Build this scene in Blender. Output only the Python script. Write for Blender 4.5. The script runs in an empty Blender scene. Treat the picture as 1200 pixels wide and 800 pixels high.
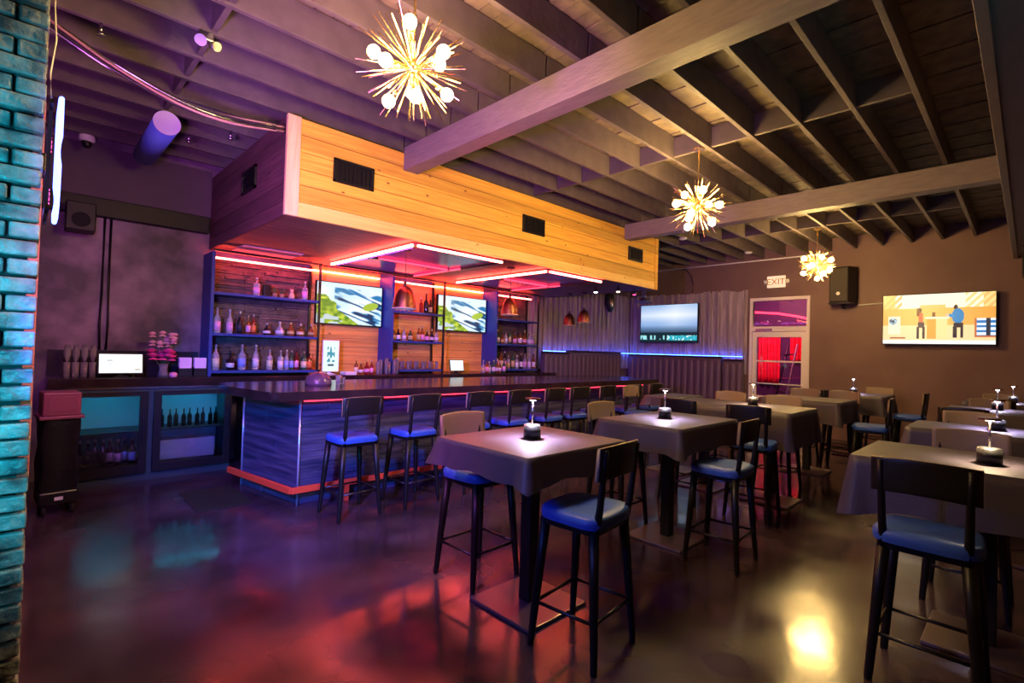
import bpy, bmesh, math, random
from mathutils import Vector, Matrix
random.seed(7)
PI = math.pi
C = bpy.context.scene.collection
sc = bpy.context.scene
def S(r, g, b):
    return tuple(((c/255)/12.92 if c/255 <= .04045 else ((c/255+.055)/1.055)**2.4) for c in (r, g, b))

# ------------------------------------------------------------ camera
H = 1.64
cam = bpy.data.objects.new('camera', bpy.data.cameras.new('camera')); C.objects.link(cam)
yaw, pitch, roll = 0.80058, 0.018681, 0.029665
fw = Vector((math.cos(pitch)*math.cos(yaw), math.cos(pitch)*math.sin(yaw), math.sin(pitch)))
rt = Vector((math.sin(yaw), -math.cos(yaw), 0)); up = rt.cross(fw)
c_, s_ = math.cos(roll), math.sin(roll)
r2 = c_*rt + s_*up; u2 = -s_*rt + c_*up
m = Matrix((r2, u2, -fw)).transposed().to_4x4(); m.translation = (0, 0, H)
cam.matrix_world = m
cam.data.sensor_width = 36; cam.data.lens = 589.8/1200*36; cam.data.clip_start = .02
sc.camera = cam

# ------------------------------------------------------------ exposure, world, large lights
sc.view_settings.view_transform = 'Standard'; sc.view_settings.look = 'None'
sc.view_settings.gamma = 1; sc.view_settings.use_curve_mapping = False
sc.view_settings.exposure = 0.0
w = bpy.data.worlds.new('world'); sc.world = w; w.use_nodes = True
w.node_tree.nodes['Background'].inputs[0].default_value = (.35, .18, .5, 1)
w.node_tree.nodes['Background'].inputs[1].default_value = .01
def light(kind, name, loc, col, power, size=.1, target=None, parent=None, angle=60, blend=.5, sy=None):
    d = bpy.data.lights.new(name, kind); d.color = col; d.energy = power
    if kind == 'AREA':
        d.size = size
        if sy: d.shape = 'RECTANGLE'; d.size_y = sy
    else: d.shadow_soft_size = size
    if kind == 'SPOT': d.spot_size = math.radians(angle); d.spot_blend = blend
    o = bpy.data.objects.new(name, d); C.objects.link(o); o.location = loc
    if target is not None:
        o.rotation_euler = (Vector(target)-Vector(loc)).to_track_quat('-Z', 'Y').to_euler()
    if parent: o.parent = parent
    return o
# assumed coloured stage washes, unseen, beside and behind the camera
light('SPOT', 'blue_wash', (-.12, 1.9, 1.9), (.015, .12, 1), 1150, .1, (2.6, 5.6, .7), angle=56)
light('SPOT', 'blue_wash', (-.12, 1.97, 1.7), (.03, .12, 1), 110, .1, (4.2, 2.4, .6), angle=70)
light('SPOT', 'magenta_wash', (-.14, 2.0, 2.1), (.78, .15, 1), 760, .12, (3.2, 4.6, 3.4), angle=78, blend=.6)
light('SPOT', 'violet_wash', (-.13, 1.95, 2.6), (.75, .13, .80), 460, .15, (2.6, 4.6, .2), angle=70, blend=.9)
light('SPOT', 'teal_wash', (-.6, 1.3, 1.6), (.0, .62, .85), 290, .08, (-.05, 2.95, 1.75), angle=85, blend=.9)
light('SPOT', 'teal_wash', (1.6, -1.3, 1.9), (.0, .6, .8), 40, .1, (3.6, .9, 4.2), angle=55, blend=.9)

# ------------------------------------------------------------ materials
def M(name, col, rough=.5, metal=0, emit=None, es=0, var=None, bump=None, trans=0, coat=0, rvar=None, spec=.5, stretch=(1, 1, 1), ior=1.45, det=None):
    m = bpy.data.materials.new(name); m.use_nodes = True; nt = m.node_tree; b = nt.nodes['Principled BSDF']
    b.inputs['Base Color'].default_value = (*col[:3], 1); b.inputs['Roughness'].default_value = rough
    b.inputs['Metallic'].default_value = metal; b.inputs['Specular IOR Level'].default_value = spec
    b.inputs['IOR'].default_value = ior
    b.inputs['Transmission Weight'].default_value = trans; b.inputs['Coat Weight'].default_value = coat
    if emit: b.inputs['Emission Color'].default_value = (*emit, 1); b.inputs['Emission Strength'].default_value = es
    if var or bump or rvar:
        tc = nt.nodes.new('ShaderNodeTexCoord'); mp = nt.nodes.new('ShaderNodeMapping')
        mp.inputs['Scale'].default_value = stretch; nt.links.new(tc.outputs['Object'], mp.inputs[0])
        def noise(sca, det_=4):
            det_ = det or det_
            n = nt.nodes.new('ShaderNodeTexNoise'); n.inputs['Scale'].default_value = sca; n.inputs['Detail'].default_value = det_
            nt.links.new(mp.outputs[0], n.inputs['Vector']); return n
        if var:
            n = noise(var[0]); r = nt.nodes.new('ShaderNodeValToRGB'); nt.links.new(n.outputs[0], r.inputs[0])
            r.color_ramp.elements[0].position = .35; r.color_ramp.elements[1].position = .68
            r.color_ramp.elements[0].color = (*col[:3], 1); r.color_ramp.elements[1].color = (*var[1], 1)
            nt.links.new(r.outputs[0], b.inputs['Base Color'])
        if rvar:
            n = noise(rvar[0]); mr = nt.nodes.new('ShaderNodeMapRange'); mr.inputs[1].default_value = .35; mr.inputs[2].default_value = .65
            mr.inputs[3].default_value = rvar[1]; mr.inputs[4].default_value = rvar[2]
            nt.links.new(n.outputs[0], mr.inputs[0]); nt.links.new(mr.outputs[0], b.inputs['Roughness'])
        if bump:
            n = noise(bump[0], 6); bp = nt.nodes.new('ShaderNodeBump'); bp.inputs['Strength'].default_value = bump[1]; bp.inputs['Distance'].default_value = .02
            nt.links.new(n.outputs[0], bp.inputs['Height']); nt.links.new(bp.outputs[0], b.inputs['Normal'])
    return m
def wood(name, c1, c2, knot, axis='X', plank=.17, rough=.55, tint=.25, knots=True):
    """boards running along axis, stacked in z; grain, knots and a tone per board"""
    m = bpy.data.materials.new(name); m.use_nodes = True; nt = m.node_tree; N = nt.nodes; L = nt.links; b = N['Principled BSDF']
    b.inputs['Roughness'].default_value = rough
    tc = N.new('ShaderNodeTexCoord'); mp = N.new('ShaderNodeMapping'); L.new(tc.outputs['Object'], mp.inputs[0])
    mp.inputs['Scale'].default_value = {'X': (.35, 3, 7), 'Y': (3, .35, 7), 'Z': (5, 5, .4)}[axis]
    n = N.new('ShaderNodeTexNoise'); n.inputs['Scale'].default_value = 4; n.inputs['Detail'].default_value = 6; n.inputs['Distortion'].default_value = .8
    L.new(mp.outputs[0], n.inputs['Vector'])
    r = N.new('ShaderNodeValToRGB'); L.new(n.outputs[0], r.inputs[0])
    r.color_ramp.elements[0].position = .3; r.color_ramp.elements[0].color = (*c2, 1)
    r.color_ramp.elements[1].position = .65; r.color_ramp.elements[1].color = (*c1, 1)
    # tone per board
    sp = N.new('ShaderNodeSeparateXYZ'); L.new(tc.outputs['Object'], sp.inputs[0])
    d = N.new('ShaderNodeMath'); d.operation = 'DIVIDE'; d.inputs[1].default_value = plank
    L.new(sp.outputs[{'X': 2, 'Y': 2, 'Z': 0}[axis]], d.inputs[0])
    f = N.new('ShaderNodeMath'); f.operation = 'FLOOR'; L.new(d.outputs[0], f.inputs[0])
    wn = N.new('ShaderNodeTexWhiteNoise'); wn.noise_dimensions = '1D'; L.new(f.outputs[0], wn.inputs['W'])
    mr = N.new('ShaderNodeMapRange'); mr.inputs[3].default_value = 1-tint; mr.inputs[4].default_value = 1+tint*.4; L.new(wn.outputs[0], mr.inputs[0])
    mx = N.new('ShaderNodeMix'); mx.data_type = 'RGBA'; mx.blend_type = 'MULTIPLY'; mx.inputs[0].default_value = 1
    L.new(r.outputs[0], mx.inputs[6]); L.new(mr.outputs[0], mx.inputs[7])
    out = mx.outputs[2]
    if knots:
        mp2 = N.new('ShaderNodeMapping'); L.new(tc.outputs['Object'], mp2.inputs[0]); mp2.inputs['Scale'].default_value = (4.2, 0, 8) if axis == 'X' else (2.6, 2.6, 5)
        v = N.new('ShaderNodeTexVoronoi'); v.inputs['Scale'].default_value = 1; L.new(mp2.outputs[0], v.inputs['Vector'])
        k = N.new('ShaderNodeValToRGB'); L.new(v.outputs['Distance'], k.inputs[0])
        k.color_ramp.elements[0].position = .05; k.color_ramp.elements[0].color = (1, 1, 1, 1)
        k.color_ramp.elements[1].position = .12; k.color_ramp.elements[1].color = (0, 0, 0, 1)
        m2 = N.new('ShaderNodeMix'); m2.data_type = 'RGBA'; L.new(k.outputs[0], m2.inputs[0]); L.new(out, m2.inputs[6])
        m2.inputs[7].default_value = (*knot, 1); out = m2.outputs[2]
    L.new(out, b.inputs['Base Color'])
    bp = N.new('ShaderNodeBump'); bp.inputs['Strength'].default_value = .25; bp.inputs['Distance'].default_value = .01
    L.new(n.outputs[0], bp.inputs['Height']); L.new(bp.outputs[0], b.inputs['Normal'])
    return m
MT = {
 'floor': M('polished_concrete', (.018, .010, .016), .25, var=(1.5, (.062, .038, .058)), rvar=(1.4, .12, .28), bump=(1.3, .5), spec=.75, det=2),
 'plaster': M('venetian_plaster', (.05, .035, .06), .5, var=(2.6, (.26, .17, .27)), bump=(5, .3)),
 'purple_paint': M('upper_wall_paint', (.075, .045, .085), .6, var=(2, (.09, .055, .1))),
 'brown_paint': M('brown_wall_paint', (.15, .082, .082), .65, var=(1.5, (.185, .105, .098)), bump=(30, .1)),
 'ceil': M('ceiling_paint', (.085, .065, .072), .6, var=(6, (.115, .09, .095)), bump=(20, .2)),
 'beam': M('beam_paint', (.17, .13, .15), .5, var=(5, (.21, .165, .18)), bump=(12, .25), stretch=(6, 1, 6)),
 'deck': M('roof_deck_boards', (.11, .085, .06), .7, var=(8, (.20, .15, .10)), bump=(20, .2)),
 'pine': wood('golden_pine', (.92, .56, .07), (.78, .38, .04), (.20, .07, .02), 'X', .17),
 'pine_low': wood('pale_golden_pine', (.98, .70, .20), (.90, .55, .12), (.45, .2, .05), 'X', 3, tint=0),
 'pine_pale': wood('pale_pine', (.88, .62, .34), (.74, .45, .2), (.25, .1, .03), 'Z', 3, tint=0),
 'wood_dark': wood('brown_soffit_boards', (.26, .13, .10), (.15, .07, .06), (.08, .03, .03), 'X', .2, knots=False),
 'cedar': wood('cedar_boards', (.95, .48, .11), (.72, .30, .06), (.2, .07, .02), 'X', .14),
 'fence': wood('weathered_grey_boards', (.45, .37, .38), (.22, .17, .19), (.07, .05, .05), 'Z', .15, knots=False, tint=.1),
 'stone': M('dark_ledgestone', (.07, .04, .035), .5, var=(9, (.16, .09, .075)), bump=(18, .6)),
 'barstone': M('bar_front_ledgestone', (.02, .025, .07), .4, var=(3, (.085, .08, .17)), bump=(7, .35), stretch=(.5, .5, 6)),
 'brick': M('painted_brick', (.05, .06, .07), .28, var=(9, (.3, .33, .34)), bump=(26, .8), rvar=(10, .2, .5)),
 'mortar': M('dark_mortar', (.012, .012, .015), .8),
 'black': M('black_paint', (.008, .007, .008), .45, spec=.35),
 'blackwood': M('black_stained_wood', (.007, .006, .006), .42, spec=.35, bump=(40, .08)),
 'backboard': M('backrest_lacquer', (.012, .010, .009), .35),
 'tanboard': M('tan_plywood', (.26, .19, .12), .4, bump=(30, .1), stretch=(1, 6, 6)),
 'bluevinyl': M('blue_vinyl', (.03, .09, .42), .42, bump=(40, .08)),
 'purplevinyl': M('aubergine_vinyl', (.12, .075, .12), .4, bump=(30, .1)),
 'metal': M('dark_steel', (.05, .05, .055), .35, metal=.9),
 'steel': M('brushed_steel', (.55, .55, .57), .25, metal=1),
 'chrome': M('chrome', (.8, .8, .82), .12, metal=1),
 'brass': M('brass', (.85, .62, .30), .25, metal=1),
 'copper': M('copper_shade', (.26, .09, .06), .38, metal=1),
 'cream': M('cream_enamel', (.7, .6, .45), .4),
 'counter': M('black_bar_top', (.018, .010, .012), .17, var=(4, (.035, .02, .02)), bump=(30, .05)),
 'orange': M('orange_foot_rail', (.75, .08, .03), .35),
 'bluepaint': M('blue_panel', (.02, .045, .26), .45),
 'purplepanel': M('purple_panel', (.22, .10, .50), .25),
 'white': M('white_plastic', (.75, .74, .74), .4),
 'whiteframe': M('white_aluminium', (.75, .66, .68), .35),
 'cloth': M('black_tablecloth', (.058, .046, .070), .48, bump=(120, .15), spec=.55),
 'glass': M('window_glass', (.9, .9, .95), .02, trans=1),
 'plastic_bag': M('black_bag', (.008, .008, .008), .3, bump=(8, .8)),
 'maroon': M('maroon_plastic', (.22, .05, .09), .4),
 'rubber': M('rubber', (.006, .006, .006), .8),
 'led_red': M('red_led', (.1, .01, .01), .4, emit=(1, .085, .055), es=60),
 'led_redmid': M('mid_red_led', (.1, .01, .01), .4, emit=(1, .075, .055), es=34),
 'led_redsoft': M('soft_red_led', (.1, .01, .01), .4, emit=(1, .03, .07), es=5),
 'led_violet': M('violet_led', (.1, .05, .1), .4, emit=(.5, .12, 1), es=14),
 'led_blue': M('blue_led', (.01, .02, .1), .4, emit=(.03, .10, 1), es=40),
 'neon_blue': M('blue_neon_tube', (.1, .1, .3), .3, emit=(.10, .17, 1), es=9),
 'neon_pink': M('pink_neon_tube', (.3, .05, .1), .3, emit=(1, .08, .35), es=2.5),
 'bulb': M('warm_bulb', (1, .8, .5), .3, emit=(1, .62, .25), es=90),
 'led_white': M('white_led', (1, 1, 1), .3, emit=(.85, .85, 1), es=14),
 'led_warm': M('warm_led', (1, 1, 1), .3, emit=(1, .8, .5), es=10),
 'frosted': M('frosted_tube', (.12, .20, .85), .35),
 'ceilpanel': M('ceiling_access_panel', (.45, .38, .5), .35),
}

# ------------------------------------------------------------ mesh builder
class MB:
    def __init__(s): s.bm = bmesh.new()
    def _mark(s, faces, mi, smooth=False):
        for f in faces: f.material_index = mi; f.smooth = smooth
    def box(s, x0, x1, y0, y1, z0, z1, mi=0, bevel=0, mat=None):
        r = bmesh.ops.create_cube(s.bm, size=1); vs = r['verts']
        bmesh.ops.scale(s.bm, vec=(abs(x1-x0), abs(y1-y0), abs(z1-z0)), verts=vs)
        bmesh.ops.translate(s.bm, vec=((x0+x1)/2, (y0+y1)/2, (z0+z1)/2), verts=vs)
        fs = list({f for v in vs for f in v.link_faces})
        if bevel:
            es = list({e for f in fs for e in f.edges})
            rr = bmesh.ops.bevel(s.bm, geom=es, offset=bevel, segments=2, profile=.5, affect='EDGES')
            vs = rr['verts']; fs = list({f for v in vs for f in v.link_faces})
        s._mark(fs, mi)
        if mat: bmesh.ops.transform(s.bm, matrix=mat, verts=list({v for f in fs for v in f.verts}))
        return s
    def cyl(s, p0, p1, r0, r1=None, seg=12, mi=0, cap=True):
        p0, p1 = Vector(p0), Vector(p1); r1 = r0 if r1 is None else r1
        q = (p1-p0).to_track_quat('Z', 'Y'); a = []; b = []
        for i in range(seg):
            t = 2*PI*i/seg; d = q @ Vector((math.cos(t), math.sin(t), 0))
            a.append(s.bm.verts.new(p0+d*r0)); b.append(s.bm.verts.new(p1+d*r1))
        fs = [s.bm.faces.new((a[i], a[(i+1) % seg], b[(i+1) % seg], b[i])) for i in range(seg)]
        s._mark(fs, mi, seg > 6)
        if cap: s._mark([s.bm.faces.new(a[::-1]), s.bm.faces.new(b)], mi)
        return s
    def tube(s, pts, r, seg=8, mi=0, closed=False):
        pts = [Vector(p) for p in pts]; n = len(pts); rings = []
        for i, p in enumerate(pts):
            t = (pts[(i+1) % n]-pts[i-1]) if closed else (pts[min(i+1, n-1)]-pts[max(i-1, 0)])
            q = t.to_track_quat('Z', 'Y')
            rr = r[i] if isinstance(r, (list, tuple)) else r
            rings.append([s.bm.verts.new(p+q @ Vector((math.cos(2*PI*k/seg)*rr, math.sin(2*PI*k/seg)*rr, 0))) for k in range(seg)])
        for i in range(n if closed else n-1):
            a, b = rings[i], rings[(i+1) % n]
            s._mark([s.bm.faces.new((a[k], a[(k+1) % seg], b[(k+1) % seg], b[k])) for k in range(seg)], mi, True)
        if not closed: s._mark([s.bm.faces.new(rings[0][::-1]), s.bm.faces.new(rings[-1])], mi)
        return s
    def lathe(s, prof, c=(0, 0, 0), seg=24, mi=0, smooth=True):
        rings = []
        for r, z in prof:
            if r < 1e-5: rings.append([s.bm.verts.new((c[0], c[1], c[2]+z))])
            else: rings.append([s.bm.verts.new((c[0]+r*math.cos(2*PI*k/seg), c[1]+r*math.sin(2*PI*k/seg), c[2]+z)) for k in range(seg)])
        for a, b in zip(rings, rings[1:]):
            for k in range(seg):
                k2 = (k+1) % seg
                if len(a) == 1 and len(b) == 1: continue
                if len(a) == 1: v = (a[0], b[k2], b[k])
                elif len(b) == 1: v = (a[k], a[k2], b[0])
                else: v = (a[k], a[k2], b[k2], b[k])
                f = s.bm.faces.new(v); f.material_index = mi; f.smooth = smooth
        return s
    def poly(s, pts, z0, z1, mi=0):
        a = [s.bm.verts.new((x, y, z0)) for x, y in pts]; b = [s.bm.verts.new((x, y, z1)) for x, y in pts]; n = len(pts)
        fs = [s.bm.faces.new(a[::-1]), s.bm.faces.new(b)]+[s.bm.faces.new((a[i], a[(i+1) % n], b[(i+1) % n], b[i])) for i in range(n)]
        s._mark(fs, mi); return s
    def grid(s, fn, nu, nv, mi=0, smooth=True, closed_u=False):
        V = [[s.bm.verts.new(fn(i/nu, j/nv)) for j in range(nv+1)] for i in range(nu if closed_u else nu+1)]
        n = len(V)
        for i in range(nu):
            for j in range(nv):
                f = s.bm.faces.new((V[i][j], V[(i+1) % n][j], V[(i+1) % n][j+1], V[i][j+1])); f.material_index = mi; f.smooth = smooth
        return s
    def build(s, name, mats, parent=None, loc=None):
        bmesh.ops.recalc_face_normals(s.bm, faces=s.bm.faces[:])
        me = bpy.data.meshes.new(name); s.bm.to_mesh(me); s.bm.free()
        for mm in (mats if isinstance(mats, (list, tuple)) else [mats]): me.materials.append(MT[mm] if isinstance(mm, str) else mm)
        o = bpy.data.objects.new(name, me); C.objects.link(o)
        if parent: o.parent = parent
        if loc: o.location = loc
        return o
def tag(o, label=None, cat=None, group=None, kind=None):
    if label: o['label'] = label
    if cat: o['category'] = cat
    if group: o['group'] = group
    if kind: o['kind'] = kind
    return o
def thing(name, label, cat, loc=(0, 0, 0), rz=0, group=None):
    o = bpy.data.objects.new(name, None); C.objects.link(o); o.empty_display_size = .1
    o.location = loc; o.rotation_euler = (0, 0, rz); return tag(o, label, cat, group)
def struct(o): o['kind'] = 'structure'; return o
def dup(o, parent=None):
    c = o.copy(); C.objects.link(c); c.parent = parent
    for ch in list(o.children): dup(ch, c)
    return c
ORD = ['first', 'second', 'third', 'fourth', 'fifth', 'sixth', 'seventh', 'eighth', 'ninth', 'tenth', 'eleventh', 'twelfth', 'thirteenth', 'fourteenth', 'fifteenth', 'sixteenth', 'seventeenth', 'eighteenth']

# ------------------------------------------------------------ room shell
XF, YB = 12.2, 7.85
struct(MB().box(-2.6, XF+.15, -3, YB+.15, -.1, 0).build('floor', 'floor'))
b = MB().box(0, XF+.15, YB, YB+.15, 0, 4.3)
struct(b.build('wall_back', 'plaster'))
o = MB().box(0, 1.78, YB-.03, YB-.001, 3.32, 3.96).build('trim_1', 'purple_paint'); struct(o)
struct(MB().box(0, 1.75, YB-.12, YB-.001, 3.10, 3.32, bevel=.01).build('trim_2', 'black'))
b = MB()
b.box(XF, XF+.15, -3, 3.33, 0, 4.3).box(XF, XF+.15, 4.58, YB, 0, 4.3).box(XF, XF+.15, 3.33, 4.58, 3.03, 4.3)
struct(b.build('wall_right', 'brown_paint'))
struct(MB().box(-2.6, XF+.15, -3.15, -3, 0, 4.3).build('wall_front', 'brown_paint'))
struct(MB().box(-2.75, -2.6, -3.15, 3.3, 0, 4.3).build('wall_near', 'brown_paint'))
# left side: brick stub and wall behind
struct(MB().box(-.15, 0, 3.16, YB+.15, 0, 4.3).build('wall_left', 'purple_paint'))
b = MB().box(-2.6, .0, 2.955, 3.15, 0, 4.2, mi=1)
z = 0.01; k = 0
while z < 4.15:
    hh = .0635+random.uniform(-.004, .004)
    x = .035-(.10 if k % 2 else 0)*1
    if k % 2: b.box(x+.006, .035, 2.915+random.uniform(-.008, .008), 3.15, z, z+hh, bevel=.008)
    while x > -1.5:
        L = .195+random.uniform(-.015, .012); dy = random.uniform(-.012, .012)
        b.box(x-L, x-.004, 2.915+dy, 2.99, z+random.uniform(-.003, .003), z+hh, bevel=.009); x -= L+.006
    z += .0755; k += 1
struct(b.build('wall_brick', ['brick', 'mortar']))
o = MB().box(0, .07, 5.72, 5.82, .48, 3.6, bevel=.006).build('trim_3', M('tan_wood_casing', (.6, .25, .12), .5, var=(6, (.7, .36, .2)), stretch=(4, 4, 1))); struct(o)
# roof deck
b = MB(); x = -2.6; i = 0
while x < XF+.15:
    b.box(x+.004, x+.142, -3, YB+.1, 4.215+.004*(i % 3), 4.25); x += .147; i += 1
b.box(-2.7, XF+.15, -3.1, YB+.15, 4.26, 4.3, mi=1)
struct(b.build('ceiling', ['deck', 'black']))
# heavy beams across the room
b = MB().box(3.07, 3.26, .22, 5.045, 3.68, 3.945, bevel=.006); struct(b.build('trim_4', 'beam'))
b = MB().box(7.6, 7.8, .22, 5.045, 3.68, 3.945, bevel=.006); struct(b.build('trim_5', 'beam'))
b = MB().box(-2.6, XF-.001, -3, .215, 3.52, 3.94).box(-2.6, XF-.001, .16, .22, 3.48, 3.95, bevel=.004)
struct(b.build('trim_6', M('brown_low_ceiling', (.16, .12, .11), .45, var=(2, (.19, .14, .12)))))
# joists, three bays; each joist is its own object
spans = [(-2.55, 3.155, 'ending at the first cross beam', 'joists before the first cross beam', (.95,)),
         (3.175, 7.69, 'between the two cross beams', 'joists of the middle bay', (5.42,)),
         (7.71, XF-.005, 'meeting the brown wall', 'joists by the brown wall', (9.9,))]
for x0, x1, where, grp, bl in spans:
    first = None
    jm = MB().box(x0, x1, -.022, .022, 3.95, 4.21, bevel=.004)
    first = jm.build('ceiling_joist', 'ceil')
    tag(first, 'charcoal ceiling joist '+where, 'joist', grp)
    bk = MB().box(bl[0]-.02, bl[0]+.02, .0225, .4275, 3.97, 4.19).build('blocking', 'ceil', first)
    for i in range(11 if x0 == 3.175 else 16):
        y = .70+.4515*i
        j = first if i == 0 else dup(first)
        j.location.y = y; j['label'] = 'charcoal ceiling joist %s, %s from the right' % (where, 'first' if i == 0 else ORD[i])
    # staggered blocking alternate
# ledger conduit along the top of the brown wall
tag(MB().cyl((XF-.03, 3.0, 3.9), (XF-.03, 7.0, 3.9), .014).build('conduit', 'white'), 'thin pale conduit running along the top of the brown wall', 'conduit')
tag(MB().tube([(XF-.03, 6.3, 3.88), (XF-.03, 6.2, 3.86), (XF-.03, 6.05, 3.7), (XF-.03, 6.0, 3.5), (XF-.03, 6.0, 3.25)], .012).build('conduit', 'metal'), 'dark cable drooping down the brown wall above the slat boards', 'cable')

# ------------------------------------------------------------ soffit above the bar
sf = thing('bar_soffit', 'golden pine clad soffit box hanging over the bar', 'soffit', (1.78, 5.05, 2.9))
def L_(x, y, z): return (x-1.78, y-5.05, z-2.9)
X1 = 8.75-1.78; D = YB-5.05-.002
b = MB(); zs = [0, .15, .32, .48, .65, .82, .985]
for i in range(6):
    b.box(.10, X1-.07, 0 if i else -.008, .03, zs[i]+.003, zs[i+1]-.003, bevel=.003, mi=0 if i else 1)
b.box(.02, X1-.02, .028, .05, .01, .98)
b.build('front_boards', ['pine', 'pine_low'], sf)
MB().box(-.012, .12, -.018, .028, 0, .985, bevel=.004).build('corner_board', 'pine_pale', sf)
MB().box(X1-.09, X1+.01, -.018, .028, 0, .985, bevel=.004).build('corner_board', 'pine', sf)
b = MB()
for i in range(6): b.box(0, .03, .045, D, zs[i]+.003, zs[i+1]-.003, bevel=.003)
MT['pine_shade'] = wood('pine_painted_shade', (.15, .06, .07), (.09, .035, .045), (.04, .015, .02), 'Y', .17)  # same pine as the front; its purple-lit shade is put into the colour
b.build('side_boards', 'pine_shade', sf); b = MB()
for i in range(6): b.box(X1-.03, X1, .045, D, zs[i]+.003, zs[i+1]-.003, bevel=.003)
b.build('side_boards', 'pine_shade', sf)
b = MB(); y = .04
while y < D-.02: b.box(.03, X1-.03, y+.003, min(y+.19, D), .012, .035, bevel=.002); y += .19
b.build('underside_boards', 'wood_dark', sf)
b = MB()
b.box(.22, 1.0, 2.05, 2.55, -.004, .01, bevel=.003)
b.build('access_panel', 'ceilpanel', sf)
def vent(name, label, x, y, z, wx, wz, axis, grp):
    v = thing(name, label, 'vent', (x, y, z), 0, grp)
    if axis == 'y':
        MB().box(-wx/2, wx/2, -.022, 0, -wz/2, -wz/2+.03, bevel=.003).box(-wx/2, wx/2, -.022, 0, wz/2-.03, wz/2, bevel=.003).box(-wx/2, -wx/2+.03, -.022, 0, -wz/2, wz/2, bevel=.003).box(wx/2-.03, wx/2, -.022, 0, -wz/2, wz/2, bevel=.003).build('frame', 'metal', v)
        bb = MB(); n = 9
        for i in range(n):
            xx = -wx/2+.035+(wx-.07)*i/(n-1); bb.box(xx-.004, xx+.004, -.018, -.002, -wz/2+.02, wz/2-.02)
        bb.box(-wx/2+.01, wx/2-.01, -.003, 0, -wz/2+.01, wz/2-.01); bb.build('louvres', 'metal', v)
    else:
        MB().box(-.022, 0, -wx/2, wx/2, -wz/2, -wz/2+.03).box(-.022, 0, -wx/2, wx/2, wz/2-.03, wz/2).box(-.022, 0, -wx/2, -wx/2+.03, -wz/2, wz/2).box(-.022, 0, wx/2-.03, wx/2, -wz/2, wz/2).build('frame', 'metal', v)
        bb = MB().box(-.004, 0, -wx/2+.01, wx/2-.01, -wz/2+.01, wz/2-.01)
        for i in range(7):
            zz = -wz/2+.04+(wz-.08)*i/6; bb.box(-.018, -.002, -wx/2+.02, wx/2-.02, zz-.004, zz+.004)
        bb.build('louvres', 'metal', v)
vent('air_vent', 'dark grille set in the pine soffit front near its left corner', 2.47, 5.048, 3.465, .46, .25, 'y', 'grilles in the pine soffit')
vent('air_vent', 'dark grille in the middle of the pine soffit front', 5.26, 5.048, 3.465, .46, .25, 'y', 'grilles in the pine soffit')
vent('air_vent', 'dark grille near the far right end of the pine soffit front', 7.97, 5.048, 3.465, .46, .25, 'y', 'grilles in the pine soffit')
vent('air_vent', 'small dark grille on the purple lit left end of the soffit', 1.779, 6.18, 3.48, .48, .26, 'x', None)

# LED frames hung under the soffit
def led_frame(x0, x1, label):
    z0 = 2.86
    w_, d_ = x1-x0, 2.24
    b = MB()
    b.box(0, w_, 0, .03, -.015, .015).box(0, w_, d_-.03, d_, -.015, .015).box(0, .03, .03, d_-.03, -.015, .015).box(w_-.03, w_, .03, d_-.03, -.015, .015)
    b.box(0, w_, 1.15, 1.18, -.015, .015)
    t = b.build('light_frame', 'metal', sf, (x0-1.78, .07, z0-2.9)); t['label'] = label
    MB().box(.03, w_-.03, .03, d_-.03, .018, .03).build('ceiling_panel', 'purplepanel', t)
    MB().box(-.026, -.001, .02, d_-.02, -.012, .018).build('led_strip', 'led_red', t)
    MB().box(.04, w_-.02, -.022, -.001, -.012, .016).build('led_strip', 'led_red', t)
    MB().box(w_*.12, w_-.1, 1.128, 1.149, -.014, .010).build('led_strip', 'led_redsoft', t)
    MB().box(w_-.055, w_-.031, .9, d_-.1, -.014, .006).build('led_strip', 'led_redsoft', t)
    MB().box(.031, .043, .1, d_-.1, -.012, .0).build('violet_strip', 'led_violet', t)
led_frame(3.30, 4.74, 'red glowing rectangular light frame under the soffit, the one nearer the left end')
led_frame(5.68, 7.05, 'red glowing rectangular light frame under the soffit, the one farther right')

# pendants
def pendant(x, y, z, r, label, top=2.9, grp='copper bell pendants over the bar'):
    t = thing('pendant_lamp', label, 'pendant lamp', (x, y, z), 0, grp)
    s = r/.165
    prof = [(.163, 0), (.160, .04), (.150, .10), (.135, .17), (.11, .235), (.075, .285), (.03, .312), (.012, .32)]
    out = [(a*s, c*s) for a, c in prof]; inn = [(max(a-.006, .006)*s, c*s-.004) for a, c in prof]
    MB().lathe(out, seg=36).build('lamp_shade', 'copper', t)
    MB().lathe(inn, seg=36).build('shade_lining', 'cream', t)
    MB().tube([(.163*s*math.cos(a*PI/18), .163*s*math.sin(a*PI/18), 0) for a in range(36)], .006*s, closed=True).build('rim', 'cream', t)
    MB().cyl((0, 0, .31*s), (0, 0, .37*s), .02*s).build('socket_cap', 'metal', t)
    MB().cyl((0, 0, .36*s), (0, 0, top-z-.02), .004, seg=6).build('cord', 'black', t)
    MB().cyl((0, 0, top-z-.02), (0, 0, top-z), .06, .055, seg=20).build('canopy', 'black', t)
    MB().lathe([(0, .06*s), (.02*s, .075*s), (.03*s, .1*s), (.02*s, .135*s), (.012*s, .15*s), (.012*s, .3*s)], seg=12).build('bulb', M('dim_bulb', (.8, .6, .4), .3, emit=(1, .35, .15), es=1.5), t)
pendant(3.41, 5.47, 2.13, .15, 'copper bell pendant over the bar nearest the left end', top=2.877)
pendant(5.24, 5.47, 2.18, .135, 'copper bell pendant over the bar, second from the left')
pendant(8.35, 6.87, 2.22, .135, 'small copper bell pendant, left of the pair before the slat wall')
pendant(8.35, 6.48, 2.28, .135, 'copper bell pendant, right of the pair before the slat wall')

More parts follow.
